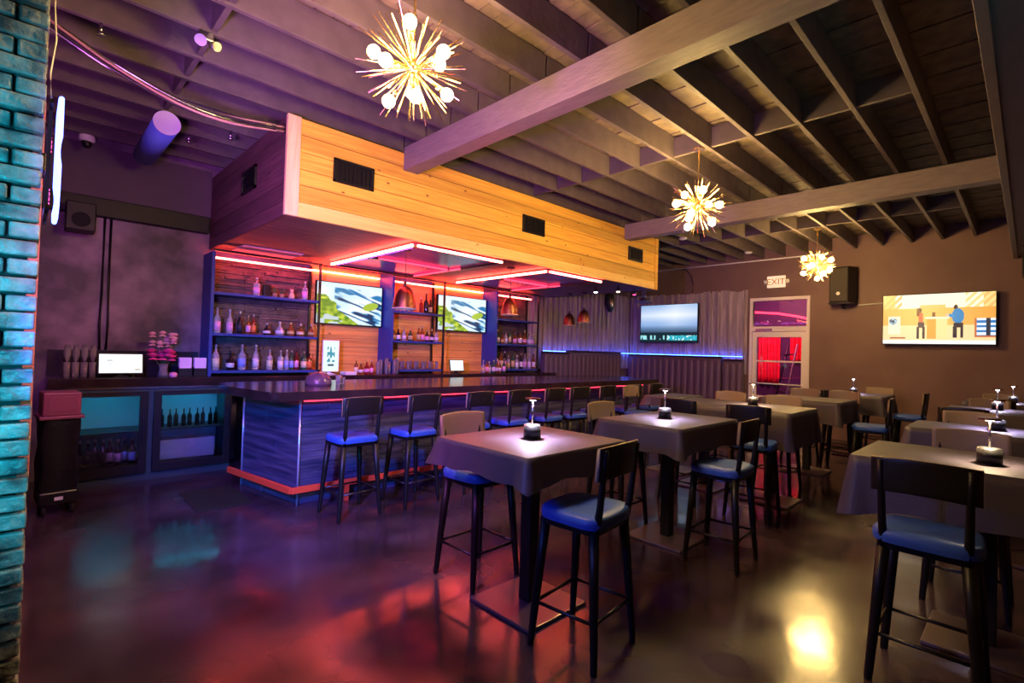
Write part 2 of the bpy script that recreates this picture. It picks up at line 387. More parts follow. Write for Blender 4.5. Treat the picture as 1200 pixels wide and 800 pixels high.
# ------------------------------------------------------------ ledgestone helper
def stone_rows(b, x0, x1, z0, z1, yf, depth, axis='y', rh=.05, mi=0, lmin=.12, lmax=.38):
    z = z0
    while z < z1-.005:
        h = min(rh*random.uniform(.7, 1.3), z1-z); x = x0
        while x < x1-.002:
            L = min(random.uniform(lmin, lmax), x1-x); d = random.uniform(0, depth)
            if x1-(x+L) < .04: L = x1-x
            if axis == 'y': b.box(x+.001, x+L-.001, yf-d, yf+.02, z+.001, z+h-.001, mi=mi, bevel=.003)
            x += L
        z += h
    return b

# ------------------------------------------------------------ the bar
bar = thing('bar', 'long bar with ledgestone front, black top and glowing red under edge', 'bar counter', (2.07, 5.23, 0))
bx, by = 2.07, 5.23
def BX(pts): return [(x-bx, y-by) for x, y in pts]
# top with a rounded nose
def rounded(pts, rs, n=6):
    out = []; N_ = len(pts)
    for i, (p, r) in enumerate(zip(pts, rs)):
        p = Vector(p).to_2d(); a = (Vector(pts[i-1]).to_2d()-p).normalized(); c = (Vector(pts[(i+1) % N_]).to_2d()-p).normalized()
        if r == 0: out.append(tuple(p)); continue
        for k in range(n+1):
            t = k/n; out.append(tuple((p+a*r)*(1-t)**2+p*2*t*(1-t)+(p+c*r)*t**2))
    return out
top = rounded([(1.70, 4.96), (8.86, 4.96), (8.95, 5.45), (8.8, 6.52), (1.62, 6.52), (1.54, 5.95)], [.06, .12, .25, .08, .12, .3])
b = MB().poly(BX(top), 1.092, 1.18); bmesh.ops.bevel(b.bm, geom=[e for e in b.bm.edges if abs(e.verts[0].co.z-e.verts[1].co.z) < 1e-4], offset=.018, segments=3, affect='EDGES')
b.build('counter_top', 'counter', bar)
MB().poly(BX([(2.09, 5.25), (8.6, 5.25), (8.6, 6.4), (1.90, 6.4)]), .0, 1.09).build('carcass', 'black', bar)
b = MB(); stone_rows(b, 0.012, 6.5, .0, 1.085, .0, .02, rh=.062, lmin=.2, lmax=.6); b.build('front_cladding', 'barstone', bar)
# end panel follows the slanted end
ang = math.atan2(1.17, -.19)
b = MB(); stone_rows(b, .012, 1.16, 0, 1.085, 0, .012, rh=.11, lmin=.4, lmax=.8)
bmesh.ops.rotate(b.bm, cent=(0, 0, 0), matrix=Matrix.Rotation(ang, 3, 'Z'), verts=b.bm.verts[:])
bmesh.ops.scale(b.bm, vec=(1, 1, 1), verts=b.bm.verts[:])
eo = b.build('end_cladding', 'barstone', bar)
# mirrored so the stone faces outwards
for v in eo.data.vertices:
    p = v.co; dd = Vector((math.cos(ang), math.sin(ang), 0)); nn = Vector((-math.sin(ang), math.cos(ang), 0))
    along, off = p.dot(dd), p.dot(nn); v.co = dd*along + nn*(-off) + Vector((0, 0, p.z))
eo.data.flip_normals()
b = MB().cyl((-.012, -.028, 0), (-.012, -.028, 1.08), .012, seg=10)
b.build('corner_trim', M('pale_blue_trim', (.55, .6, .8), .25, metal=.6), bar)
e = Vector((math.cos(ang), math.sin(ang), 0))*1.17
MB().cyl((e.x-.01, e.y, 0), (e.x-.01, e.y, 1.08), .012, seg=10).build('corner_trim', M('pale_blue_trim', (.45, .55, .8), .25, metal=.6), bar)
MB().box(.02, 6.5, -.045, -.03, 1.055, 1.068).build('led_strip', 'led_redsoft', bar)
MB().box(0, 1.1, .02, .035, 1.07, 1.083, mat=Matrix.Rotation(ang, 4, 'Z')).build('led_strip', 'led_redsoft', bar)
# foot rail box
ry = 5.06-by
b = MB().box(-.13, 6.5, ry-.02, ry+.02, .165, .225, bevel=.004)
b2 = Matrix.Translation((-.13, ry, 0)) @ Matrix.Rotation(ang, 4, 'Z')
b.box(0, 1.32, -.02, .02, .165, .225, bevel=.004, mat=b2)
b.build('foot_rail', 'orange', bar)
for x in (.45, 2.2, 4.0, 5.8):
    MB().box(x-.02, x+.02, ry-.018, ry+.018, .0, .17).box(x-.02, x+.02, ry, .0, .165, .2).build('rail_bracket', 'orange', bar)

# things on the bar top
t = thing('food_dome', 'dark glossy domed cover sitting on the bar top near its left end', 'dome', (2.47, 5.75, 1.18))
MB().lathe([(0, .155), (.05, .15), (.10, .125), (.135, .08), (.145, .03), (.145, 0), (0, 0)], seg=32).build('cover', M('smoked_dome', (.10, .05, .09), .12, coat=.5), t)
MB().lathe([(0, .155), (.012, .158), (.016, .172), (0, .18)], seg=12).build('knob', 'metal', t)
def tumbler(name, x, y, z, r, h, label, cat='glass', grp=None, stem=False, mat=None):
    if stem: prof = [(0, 0), (r*.8, .002), (r*.75, .006), (.006, .012), (.005, h*.45), (r*.5, h*.5), (r, h*.68), (r*.95, h*.85), (r*.8, h), (r*.77, h), (r*.9, h*.85), (r*.94, h*.68), (r*.4, h*.53), (0, h*.5)]
    else: prof = [(0, 0), (r*.85, 0), (r, h), (r*.95, h), (r*.8, .012), (0, .012)]
    o = MB().lathe(prof, seg=14).build(name, mat or 'glass', None, (x, y, z)); tag(o, label, cat, grp); return o
gl = M('drinking_glass', (.95, .9, .95), .05, trans=.85); 
tumbler('drinking_glass', 2.70, 5.72, 1.18, .035, .11, 'small clear glass on the bar top beside the dark dome', mat=gl)
tumbler('drinking_glass', 2.78, 5.78, 1.18, .03, .085, 'short clear glass right behind the small glass by the dome', mat=gl)

# ------------------------------------------------------------ back bar: counter, coolers, shelf units
bc = thing('back_bar_counter', 'long dark counter top running along the back wall', 'counter', (.2, 7.15, 0))
MB().box(0, 8.1, 0, YB-7.15-.002, 1.10, 1.2, bevel=.008).build('worktop', 'counter', bc)
MB().box(0, 8.1, .05, .08, 1.075, 1.10).build('front_strip', 'steel', bc)
MB().box(.0, 1.5, YB-7.15-.03, YB-7.15-.003, 1.2, 1.5).build('backsplash', M('black_tile', (.02, .015, .025), .25), bc)
b = MB().box(2.0, 8.1, .08, YB-7.15-.002, 0, 1.075); b.build('base_cabinet', 'black', bc)
fr = thing('bottle_cooler', 'black back bar refrigerator with two glass doors below the counter', 'refrigerator', (.35, 7.17, 0))
b = MB()
b.box(0, 1.62, .06, .66, .0, .12).box(0, 1.62, .06, .66, 1.02, 1.07).box(0, .04, .06, .66, .12, 1.02).box(1.58, 1.62, .06, .66, .12, 1.02).box(.72, .78, .06, .66, .12, 1.02).box(0, 1.62, .63, .66, .12, 1.02)
b.build('body', M('cooler_body', (.03, .05, .06), .4), fr)
MB().box(.04, .72, .60, .628, .13, 1.0).build('liner', M('cooler_liner', (.25, .5, .55), .5), fr)
MB().box(.78, 1.58, .60, .628, .13, 1.0).build('liner', M('cooler_liner', (.25, .5, .55), .5), fr)
MB().box(.05, 1.57, .12, .6, .56, .57).build('wire_shelf', 'metal', fr)
MB().box(.05, 1.57, .12, .6, .16, .17).build('wire_shelf', 'metal', fr)
for x0, x1 in ((.02, .72), (.78, 1.60)):
    d = MB().box(x0, x0+.075, 0, .05, .10, 1.04, bevel=.004).box(x1-.075, x1, 0, .05, .10, 1.04, bevel=.004).box(x0+.075, x1-.075, 0, .05, .10, .20).box(x0+.075, x1-.075, 0, .05, .99, 1.04).build('door', 'black', fr)
    MB().box(x0+.07, x1-.07, .018, .026, .19, 1.0).build('glass_pane', M('cooler_glass', (.8, .95, 1), .03, trans=1), d)
    MB().box(x1-.05, x1-.03, -.03, .0, .45, .75, bevel=.004).build('door_handle', 'metal', d)
    MB().box(x0+.08, x1-.08, .075, .09, 1.0, 1.015).build('cooler_light', M('cooler_light', (.1, .5, .6), .4, emit=(.02, .5, .75), es=45), d)

# bottle kinds
def bottle_mat(col, clear): return M('bottle_glass', col, .08, trans=.7 if clear else .15, coat=.3)
BM = {'clear': bottle_mat((.85, .8, .9), True), 'amber': bottle_mat((.55, .20, .04), True), 'green': bottle_mat((.03, .10, .04), False), 'dark': bottle_mat((.02, .012, .015), False), 'red': bottle_mat((.5, .05, .03), True)}
LM = {n: M('paper_label', c, .5) for n, c in {'white': (.75, .66, .75), 'pink': (.75, .35, .6), 'black': (.03, .03, .04), 'orange': (.8, .2, .05), 'gold': (.6, .45, .2), 'blue': (.3, .35, .8), 'cream': (.7, .62, .45)}.items()}
CM = {n: M('bottle_cap', c, .35, metal=mt) for n, (c, mt) in {'silver': ((.7, .7, .75), .8), 'black': ((.02, .02, .02), 0), 'gold': ((.8, .6, .25), .8), 'red': ((.5, .03, .03), 0)}.items()}
PROF = {
 'tall': lambda r, h: [(0, 0), (r*.95, 0), (r, .01), (r, h*.55), (r*.8, h*.64), (r*.34, h*.72), (r*.28, h*.92), (r*.32, h*.93), (r*.32, h*.95), (0, h*.95)],
 'square': lambda r, h: [(0, 0), (r*.98, 0), (r*1.0, .01), (r*1.0, h*.62), (r*.85, h*.68), (r*.3, h*.70), (r*.28, h*.9), (0, h*.9)],
 'squat': lambda r, h: [(0, 0), (r*.9, 0), (r*1.1, h*.12), (r*1.15, h*.3), (r*.95, h*.5), (r*.4, h*.62), (r*.3, h*.82), (0, h*.82)],
 'wine': lambda r, h: [(0, 0), (r*.95, 0), (r, .01), (r, h*.5), (r*.85, h*.6), (r*.4, h*.68), (r*.33, h*.98), (0, h*.98)],
}
KW = {'tall': 'tall', 'square': 'square shouldered', 'squat': 'squat round', 'wine': 'slim wine'}
CW = {'clear': 'clear glass', 'amber': 'amber glass', 'green': 'green glass', 'dark': 'dark glass', 'red': 'red tinted'}
bottle_cache = {}
def bottle(kind, col, lab, cap, r, h, loc, label, grp, simple=False):
    key = (kind, col, lab, cap, round(r, 3), round(h, 3), simple)
    if key in bottle_cache: o = dup(bottle_cache[key])
    else:
        o = thing('bottle', '', 'bottle') if not simple else None
        bodyb = MB().lathe(PROF[kind](r, h), seg=16)
        if simple:
            o = bodyb.build('bottle', BM[col])
        else:
            bodyb.build('glass_body', BM[col], o)
            if lab:
                rr = r*1.015 if kind != 'squat' else r*1.16
                z0, z1 = (.12, .46) if kind != 'squat' else (.14, .36)
                MB().cyl((0, 0, h*z0), (0, 0, h*z1), rr, rr if kind != 'squat' else r*1.14, seg=16).build('paper_label', LM[lab], o)
            MB().cyl((0, 0, h*(.89 if kind != 'squat' else .8)), (0, 0, h), r*.36, r*.33, seg=12).build('bottle_cap', CM[cap], o)
        bottle_cache[key] = o
    o.location = loc; o.rotation_euler = (0, 0, random.uniform(0, 6)); tag(o, label, 'bottle', grp); return o
KINDS = ['tall', 'square', 'squat', 'wine']
def row(xs, z, y, where, grp, spec=None, hs=(.26, .34), simple=False):
    n = len(xs)
    for i, x in enumerate(xs):
        if spec: kind, col, lab, cap, r, h = spec[i]
        else:
            kind = random.choice(['tall', 'square', 'squat', 'wine', 'tall']); col = random.choice(['clear', 'amber', 'dark', 'clear', 'amber', 'green']); lab = random.choice(['white', 'cream', 'gold', 'pink', 'white']); cap = random.choice(['silver', 'black', 'gold'])
            r = random.choice([.035, .038, .042]); h = random.choice([hs[0], (hs[0]+hs[1])/2, hs[1]])
        t = f'{KW[kind]} {CW[col]} bottle'
        if lab and not simple: t = f'{lab} labelled {KW[kind].split()[0]} {CW[col].split()[0]} bottle'
        pos = 'leftmost' if i == 0 else ('rightmost' if i == n-1 else ORD[i]+' from left')
        bottle(kind, col, lab, cap, r, h, (x, y+random.uniform(-.03, .03), z), f'{t}, {pos} {where}'.replace('from the left', 'from left'), grp, simple)

def shelf_unit(x0, x1, back, label, side_w, tops):
    t = thing('liquor_shelf', label, 'shelf unit', (x0, 7.4, 1.2), 0, 'shelf units behind the bar')
    W = x1-x0; Dp = YB-7.4-.003
    MB().box(-.02, .02, 0, Dp, .0, 1.62, bevel=.003).build('side_panel', 'bluepaint', t)
    b = MB()
    if back == 'stone': stone_rows(b, .02, W-.02, .0, 1.62, Dp-.022, .05, rh=.034, lmin=.2, lmax=.6)
    else:
        z = 0
        while z < 1.6: b.box(.02, W-.02, Dp-.03, Dp-.002, z+.002, min(z+.14, 1.62)-.002, bevel=.003); z += .14
    b.build('back_panel', 'stone' if back == 'stone' else 'cedar', t)
    for z in tops:
        MB().box(.02, W-.01, .0, Dp-.06, z-.035, z, bevel=.003).build('shelf', 'bluepaint', t)
    for xx in (W-.03, ):
        MB().box(xx, xx+.03, -.0, .03, 0, 1.66).build('post', 'metal', t)
        MB().box(xx, xx+.03, Dp-.09, Dp-.06, 0, 1.66).build('post', 'metal', t)
    MB().box(0, W, -.0, .03, 1.63, 1.66).build('top_rail', 'metal', t)
    MB().box(.04, W-.05, .2, .225, 1.56, 1.585).build('led_strip', 'led_redmid', t)
    return t
A0, A1, B0, B1, C0, C1 = 1.74, 3.17, 4.40, 5.47, 6.75, 7.98
shelf_unit(A0, A1, 'stone', 'blue shelf unit with dark stone back, leftmost behind the bar', 0, (.07, .56, 1.10))
shelf_unit(B0, B1, 'wood', 'blue shelf unit with orange wood back, between the two bar televisions', 0, (.07, .56, 1.06))
shelf_unit(C0, C1, 'stone', 'shelf unit with dark stone back, rightmost behind the bar', 0, (.07, .58, 1.08))
# cedar panels behind the televisions
for k, (x0, x1) in enumerate(((A1+.002, B0-.022), (B1+.002, C0-.022))):
    b = MB(); z = 1.2
    while z < 2.62: b.box(x0, x1, YB-.03, YB-.002, z+.002, z+.138, bevel=.003); z += .14
    b.box(x0, x1, YB-.03, YB-.002, z, 2.895)
    tag(b.build('wood_panel', 'cedar'), 'orange cedar board panelling behind the %s television of the back bar' % ('left' if k == 0 else 'right'), 'wall panelling')
    tag(MB().box(x0+.03, x1-.03, YB-.07, YB-.04, 2.80, 2.815).build('led_strip', 'led_red'), 'red glowing light strip above the %s back bar television' % ('left' if k == 0 else 'right'), 'led strip')

# ------------------------------------------------------------ screens
def hsh(i, j, s=0):
    n = (i*374761393+j*668265263+s*974711) & 0xffffffff; n = ((n ^ (n >> 13))*1274126177) & 0xffffffff
    return ((n ^ (n >> 16)) & 0xffff)/65535
def vn(x, y, s=0):
    i, j = math.floor(x), math.floor(y); fx, fy = x-i, y-j; fx = fx*fx*(3-2*fx); fy = fy*fy*(3-2*fy)
    return (hsh(i, j, s)*(1-fx)+hsh(i+1, j, s)*fx)*(1-fy)+(hsh(i, j+1, s)*(1-fx)+hsh(i+1, j+1, s)*fx)*fy
def mixc(a, b_, t): t = max(0, min(1, t)); return tuple(x*(1-t)+y*t for x, y in zip(a, b_))
def ski(u, v):
    n2 = vn(u*3, v*4, 9); c = mixc((250, 252, 255), (190, 225, 245), n2)
    s_ = vn((u*.8+v)*5, (v-u*.55)*22, 3)
    if s_ > .55 and v > .12 and u > .25: c = mixc(c, (40, 120, 175), (s_-.55)*5)
    if s_ > .78 and v > .35 and u > .3: c = (20, 55, 95)
    d = (v-.1)-(u)*1.05
    g = d+vn(u*8, v*8, 2)*.28
    if g > .30 and v > .1: c = mixc((200, 215, 60), (85, 130, 30), vn(u*18, v*18, 4)*1.2)
    if v > .78 and u < .42 and vn(u*14, v*14, 8) > .35: c = (190, 205, 215)
    if (u-.83+.5*(v-.5))**2/.012+(v-.52)**2/.012 < 1: c = (165, 190, 60)
    return c
def sky(u, v):
    if v < .75:
        d = abs(v-.28)*1.1+abs(u-.62)*.35; c = mixc((252, 253, 255), (95, 140, 205), d*1.25+vn(u*3, v*4, 1)*.25)
        return mixc(c, (40, 60, 75), (v-.55)*4 if v > .55 else 0)
    c = (16, 40, 50)
    if .82 < v < .93 and vn(u*30, v*8, 2) > .5 and u < .5: c = (150, 220, 225)
    if .82 < v < .95 and u > .5: c = (40, 170, 190) if vn(u*40, v*30, 7) < .7 else (220, 250, 250)
    return c
def advert(u, v):
    c = mixc((246, 192, 100), (232, 150, 58), abs(u-.45)*1.3)
    if v < .28:
        c = (255, 245, 215) if (.12 < u < .9 and not (.35 < u < .58 and v > .22)) else (235, 190, 110)
        if u > .75 and int((u*2+v)*14) % 2: c = (250, 215, 140)
        if u < .18 and int((u*2+v)*14) % 2: c = (225, 175, 100)
    if v > .62: c = mixc(c, (255, 235, 190), .7)
    if .42 < u < .6 and .5 < v < .9: c = (238, 160, 60) if u < .5 else (255, 220, 150)
    if .4 < u < .62 and .46 < v < .5: c = (255, 240, 200)
    if abs(u-.48) < .016 and .36 < v < .46: c = (120, 70, 40)
    # left poster
    if .055 < u < .17 and .44 < v < .8: c = (250, 235, 200)
    if (u-.1)**2/.0016+(v-.54)**2/.004 < 1: c = (25, 60, 90) if vn(u*60, v*40, 3) > .35 else (120, 200, 230)
    if .07 < u < .22 and .86 < v < .9: c = (170, 90, 50)
    # seated woman figure standing, red top
    if (u-.352)**2/.00035+(v-.33)**2/.004 < 1: c = (60, 25, 20)
    if .34 < u < .385 and .38 < v < .58: c = (215, 90, 60)
    if abs(u-.335) < .012 and .28 < v < .44: c = (90, 40, 25)
    if .335 < u < .395 and .56 < v < .68: c = (35, 28, 50)
    if (.325 < u < .35 or .375 < u < .4) and .66 < v < .9: c = (30, 20, 30)
    # man, blue jumper
    if (u-.672)**2/.0003+(v-.28)**2/.003 < 1: c = (50, 25, 20)
    if (u-.69)**2/.0028+(v-.45)**2/.022 < 1: c = (25, 130, 190)
    if .58 < u < .66 and abs(v-.43-(u-.6)*.2) < .03: c = (40, 140, 200) if u > .61 else (240, 190, 150)
    if .655 < u < .735 and .58 < v < .68: c = (25, 22, 32)
    if (.645 < u < .68 or .71 < u < .735) and .66 < v < .88: c = (25, 18, 28)
    # shelf of boxes
    if .83 < u and .5 < v < .86: c = (200, 110, 60) if u < .85 or v > .83 else ((235, 245, 250) if (int(v*22) % 2) else (45, 120, 190)) if int(u*26) % 3 else (40, 45, 60)
    if v > .93: c = (250, 250, 250)
    return c
def pos_(u, v):
    c = (225, 245, 252)
    if .17 < u < .3 and (.3 < v < .36 or .52 < v < .58): c = (140, 160, 180)
    if .82 < u < .95 and .78 < v < .86: c = (160, 170, 175)
    return c
def menu_(u, v):
    c = (225, 245, 250)
    if .25 < u < .75 and .2 < v < .7 and vn(u*8, v*12, 4) > .5: c = (70, 150, 170)
    if .3 < u < .7 and .78 < v < .82: c = (60, 90, 110)
    return c
em = bpy.data.materials.new('screen_image'); em.use_nodes = True; nt = em.node_tree; pb = nt.nodes['Principled BSDF']
at = nt.nodes.new('ShaderNodeVertexColor'); at.layer_name = 'img'
pb.inputs['Base Color'].default_value = (.01, .01, .01, 1); pb.inputs['Roughness'].default_value = .25
nt.links.new(at.outputs[0], pb.inputs['Emission Color']); pb.inputs['Emission Strength'].default_value = 1.15
MT['screen'] = em
def screen(fn, w_, h_, nu, nv, parent, off=0):
    """picture grid in local XZ plane, facing -Y"""
    me = bpy.data.meshes.new('screen'); vs = []; fs = []; cols = []
    for j in range(nv+1):
        for i in range(nu+1): vs.append((-w_/2+w_*i/nu, off, h_-h_*j/nv))
    for j in range(nv):
        for i in range(nu):
            a = j*(nu+1)+i; fs.append((a, a+nu+1, a+nu+2, a+1)); cols.append(S(*fn((i+.5)/nu, (j+.5)/nv)))
    me.from_pydata(vs, [], fs); ca = me.color_attributes.new('img', 'FLOAT_COLOR', 'CORNER')
    for k, p in enumerate(me.polygons):
        for li in p.loop_indices: ca.data[li].color = (*cols[k], 1)
    me.materials.append(em); o = bpy.data.objects.new('screen', me); C.objects.link(o); o.parent = parent; return o
def tv(x, y, z, w_, h_, rz, fn, label, depth=.05, nu=110, nv=62, standoff=.06):
    t = thing('television', label, 'television', (x, y, z), rz)
    MB().box(-w_/2, w_/2, -.0, depth, 0, h_, bevel=.004).build('housing', 'black', t)
    b = MB().box(-w_/2, w_/2, -.012, 0, 0, .02).box(-w_/2, w_/2, -.012, 0, h_-.012, h_).box(-w_/2, -w_/2+.012, -.012, 0, .02, h_-.012).box(w_/2-.012, w_/2, -.012, 0, .02, h_-.012)
    b.build('bezel', 'black', t)
    s = screen(fn, w_-.024, h_-.032, nu, nv, t, -.003); s.location.z = .02
    MB().box(-.15, .15, depth, depth+standoff, h_*.3, h_*.7).build('wall_bracket', 'metal', t)
    return t
tv(3.79, 7.70, 1.97, 1.14, .68, 0, ski, 'television showing a snowy ski slope, the left one above the back bar')
tv(6.11, 7.70, 1.98, 1.20, .68, 0, ski, 'television showing a snowy ski slope, the right one above the back bar')
tv(12.0, 6.57, 1.97, 1.62, 1.0, -PI/2, sky, 'large television showing pale sky on the slatted wall', standoff=.09)
tv(12.08, 1.22, 1.98, 1.62, .96, -PI/2, advert, 'large television showing two people in an orange room, on the brown wall', nu=170, nv=96, standoff=.06)
def pos_screen(x, y, z, w_, h_, fn, label, tilt=-.2, mat='black', name='register_screen', cat='screen', rz=0):
    t = thing(name, label, cat, (x, y, z), rz)
    p = MB().box(-w_/2-.012, w_/2+.012, 0, .02, -.012, h_+.012, bevel=.004).build('casing', mat, t); p.location.z = .05; p.rotation_euler.x = tilt
    s = screen(fn, w_, h_, 40, 30, p, -.002)
    MB().box(-.07, .07, -.02, .12, 0, .012, bevel=.003).box(-.03, .03, .03, .05, .012, .14).build('stand', mat, t)
pos_screen(.825, 7.35, 1.2, .40, .22, pos_, 'bright white register screen on the left end of the back counter')
pos_screen(5.75, 7.35, 1.2, .30, .19, pos_, 'small lit register screen on the back counter under the right bar television')
pos_screen(3.38, 7.45, 1.2, .24, .46, menu_, 'upright lit menu display in a white frame beside the left shelf unit', tilt=0, mat='white', name='menu_display', cat='display')

# ------------------------------------------------------------ bottles and glasses
zA = (1.27, 1.76, 2.30)
row([1.83, 2.01, 2.16, 2.34, 2.52, 2.655, 2.74, 2.82, 2.90, 2.99, 3.085], zA[0]+.001, 7.52, 'on the lowest shelf of the left unit', 'bottles on the lowest shelf of the left unit',
    [('tall', 'clear', 'cream', 'silver', .045, .34), ('squat', 'dark', 'white', 'black', .045, .26), ('tall', 'clear', 'blue', 'silver', .050, .35), ('tall', 'clear', 'white', 'silver', .042, .35), ('square', 'clear', 'cream', 'silver', .04, .29), ('square', 'clear', 'white', 'silver', .04, .28), ('tall', 'clear', 'blue', 'silver', .03, .29), ('tall', 'green', 'blue', 'silver', .032, .28), ('wine', 'red', 'pink', 'black', .032, .28), ('square', 'green', 'cream', 'gold', .042, .27), ('square', 'red', 'orange', 'black', .042, .25)])
row([1.83, 1.99, 2.12, 2.22, 2.29, 2.46, 2.63, 2.78, 2.93, 3.08], zA[1]+.001, 7.52, 'on the middle shelf of the left unit', 'bottles on the middle shelf of the left unit',
    [('tall', 'clear', 'pink', 'silver', .042, .34), ('wine', 'clear', 'pink', 'silver', .04, .33), ('tall', 'dark', 'black', 'silver', .035, .31), ('tall', 'amber', 'pink', 'gold', .03, .26), ('tall', 'red', 'orange', 'gold', .03, .28), ('squat', 'dark', 'white', 'silver', .045, .17), ('squat', 'clear', 'white', 'silver', .05, .2), ('squat', 'amber', 'gold', 'gold', .045, .2), ('squat', 'amber', 'cream', 'silver', .047, .19), ('squat', 'amber', 'gold', 'silver', .04, .19)])
row([2.30, 2.98], zA[2]+.001, 7.5, 'on the top shelf of the left unit', 'bottles on the top shelf of the left unit',
    [('square', 'clear', 'pink', 'silver', .045, .25), ('tall', 'clear', 'pink', 'silver', .04, .28)])
# ornaments on the top shelf
for x, hgt, lab in ((2.44, .17, 'black box shaped ornament on the top shelf of the left unit'),):
    o = MB().box(-.05, .05, -.04, .04, 0, hgt, bevel=.008).box(-.03, .03, -.042, -.038, .04, hgt-.03).build('box', 'black', None, (x, 7.52, 2.301)); tag(o, lab, 'box')
for x, lab, mm in ((2.55, 'small dark potted plant on the top shelf of the left unit', 0), (2.65, 'little trailing plant beside the figurine on the top shelf', 1)):
    t = thing('potted_plant', lab, 'plant', (x, 7.52, 2.301))
    MB().lathe([(0, 0), (.028, 0), (.035, .06), (.03, .06), (.026, .01), (0, .01)], seg=14).build('pot', M('clay_pot', (.35, .18, .12), .6), t)
    b = MB()
    for i in range(22):
        a = random.uniform(0, 6.28); L = random.uniform(.04, .09); h0 = .05
        p0 = Vector((0, 0, h0)); p1 = Vector((math.cos(a)*L*.5, math.sin(a)*L*.5, h0+random.uniform(.02, .1))); sd = Vector((-math.sin(a), math.cos(a), 0))*.012
        v = [b.bm.verts.new(q) for q in (p0, (p0+p1)/2+sd, p1, (p0+p1)/2-sd)]; b.bm.faces.new(v)
    b.build('leaves', M('leaf', (.10, .16, .05), .5), t)
t = thing('figurine', 'small pale cat shaped figurine on the top shelf of the left unit', 'figurine', (2.78, 7.5, 2.301))
MB().lathe([(0, 0), (.035, 0), (.04, .03), (.03, .07), (.018, .09), (.026, .105), (.024, .13), (0, .142)], seg=16).build('body', M('ceramic', (.75, .45, .3), .3), t)
MB().cyl((-.016, 0, .125), (-.02, 0, .15), .009, .001).cyl((.016, 0, .125), (.02, 0, .15), .009, .001).build('ears', M('ceramic2', (.7, .35, .25), .3), t)
# unit B
zB = (1.27, 1.76, 2.26)
row([4.50, 4.61, 4.73, 4.85], zB[1]+.001, 7.55, 'on the wood backed middle shelf', 'bottles on the middle shelf of the wood backed unit', hs=(.16, .24))
row([4.97, 5.07, 5.17, 5.27, 5.37], zB[1]+.001, 7.5, 'right of middle on the wood backed shelf', 'bottles in the right half of the wood backed unit', hs=(.2, .26))
row([5.05, 5.14, 5.25], zB[2]+.001, 7.55, 'on the wood backed top shelf', 'dark bottles on the top shelf of the wood backed unit',
    [('tall', 'red', None, 'silver', .035, .28), ('wine', 'dark', None, 'black', .045, .36), ('wine', 'dark', 'cream', 'black', .036, .26)])
for i in range(5):
    tumbler('drinking_glass', 4.48+.085*i, 7.5, zB[2]+.001, .032, .09, 'clear tumbler on the wood backed unit top shelf, %s' % ('leftmost' if i == 0 else ORD[i]+' from left'), mat=gl, grp='tumblers on the top shelf of the wood backed unit')
for i in range(13):
    tumbler('drinking_glass', 4.47+.074*i, 7.46+.05*(i % 2), zB[0]+.001, .03, .14, 'tall clear glass at the foot of the wood backed unit, %s' % ('leftmost' if i == 0 else ORD[i]+' from left'), mat=gl, grp='tall glasses at the foot of the wood backed unit')
# unit C
zC = (1.27, 1.78, 2.28)
row([6.86, 6.97, 7.08, 7.20, 7.33, 7.46, 7.58, 7.70, 7.82, 7.92], zC[0]+.001, 7.5, 'on the lowest shelf of the right unit', 'bottles on the lowest shelf of the right unit', hs=(.28, .36))
row([6.88, 6.99, 7.10, 7.22, 7.35, 7.48, 7.62, 7.76, 7.88], zC[1]+.001, 7.5, 'on the middle shelf of the right unit', 'bottles on the middle shelf of the right unit', hs=(.24, .31))
# on the counter between units
row([3.74, 3.83, 3.925, 4.01], 1.202, 7.35, 'on the counter under the left bar television', 'bottles on the counter under the left bar television',
    [('tall', 'amber', 'cream', 'gold', .032, .24), ('squat', 'amber', 'white', 'gold', .036, .2), ('squat', 'red', 'pink', 'gold', .04, .24), ('tall', 'red', 'pink', 'silver', .03, .22)])
for i in range(6):
    tumbler('cocktail_glass', 4.10+.075*i, 7.30+.05*(i % 2), 1.202, .032, .2+.03*(i % 3), 'tall pink lit glass on the counter before the wood backed unit, %s' % ('leftmost' if i == 0 else ORD[i]+' from left'), mat=gl, grp='pink lit glasses on the counter')
row([6.32+.09*i for i in range(7)], 1.202, 7.30, 'on the counter before the right unit', 'bottles on the counter before the right unit', hs=(.22, .28))
o = MB().box(-.09, .09, -.1, .1, 0, .05, bevel=.01).build('tray', 'white', None, (3.59, 7.28, 1.201)); tag(o, 'low white tray in front of the lit menu display', 'tray')
# wine glasses at the far left of the back counter
for i in range(4):
    tumbler('wine_glass', .36+.075*i, 7.55, 1.201, .033, .36, 'tall stemmed glass at the left end of the back counter, %s' % ('leftmost' if i == 0 else ORD[i]+' from left'), mat=gl, grp='stemmed glasses at the left end', stem=True)
for i in range(4):
    tumbler('drinking_glass', .35+.074*i, 7.40, 1.201, .033, .17, 'tall clear tumbler before the stemmed glasses, %s' % ('leftmost' if i == 0 else ORD[i]+' from left'), mat=gl, grp='tumblers at the left end')
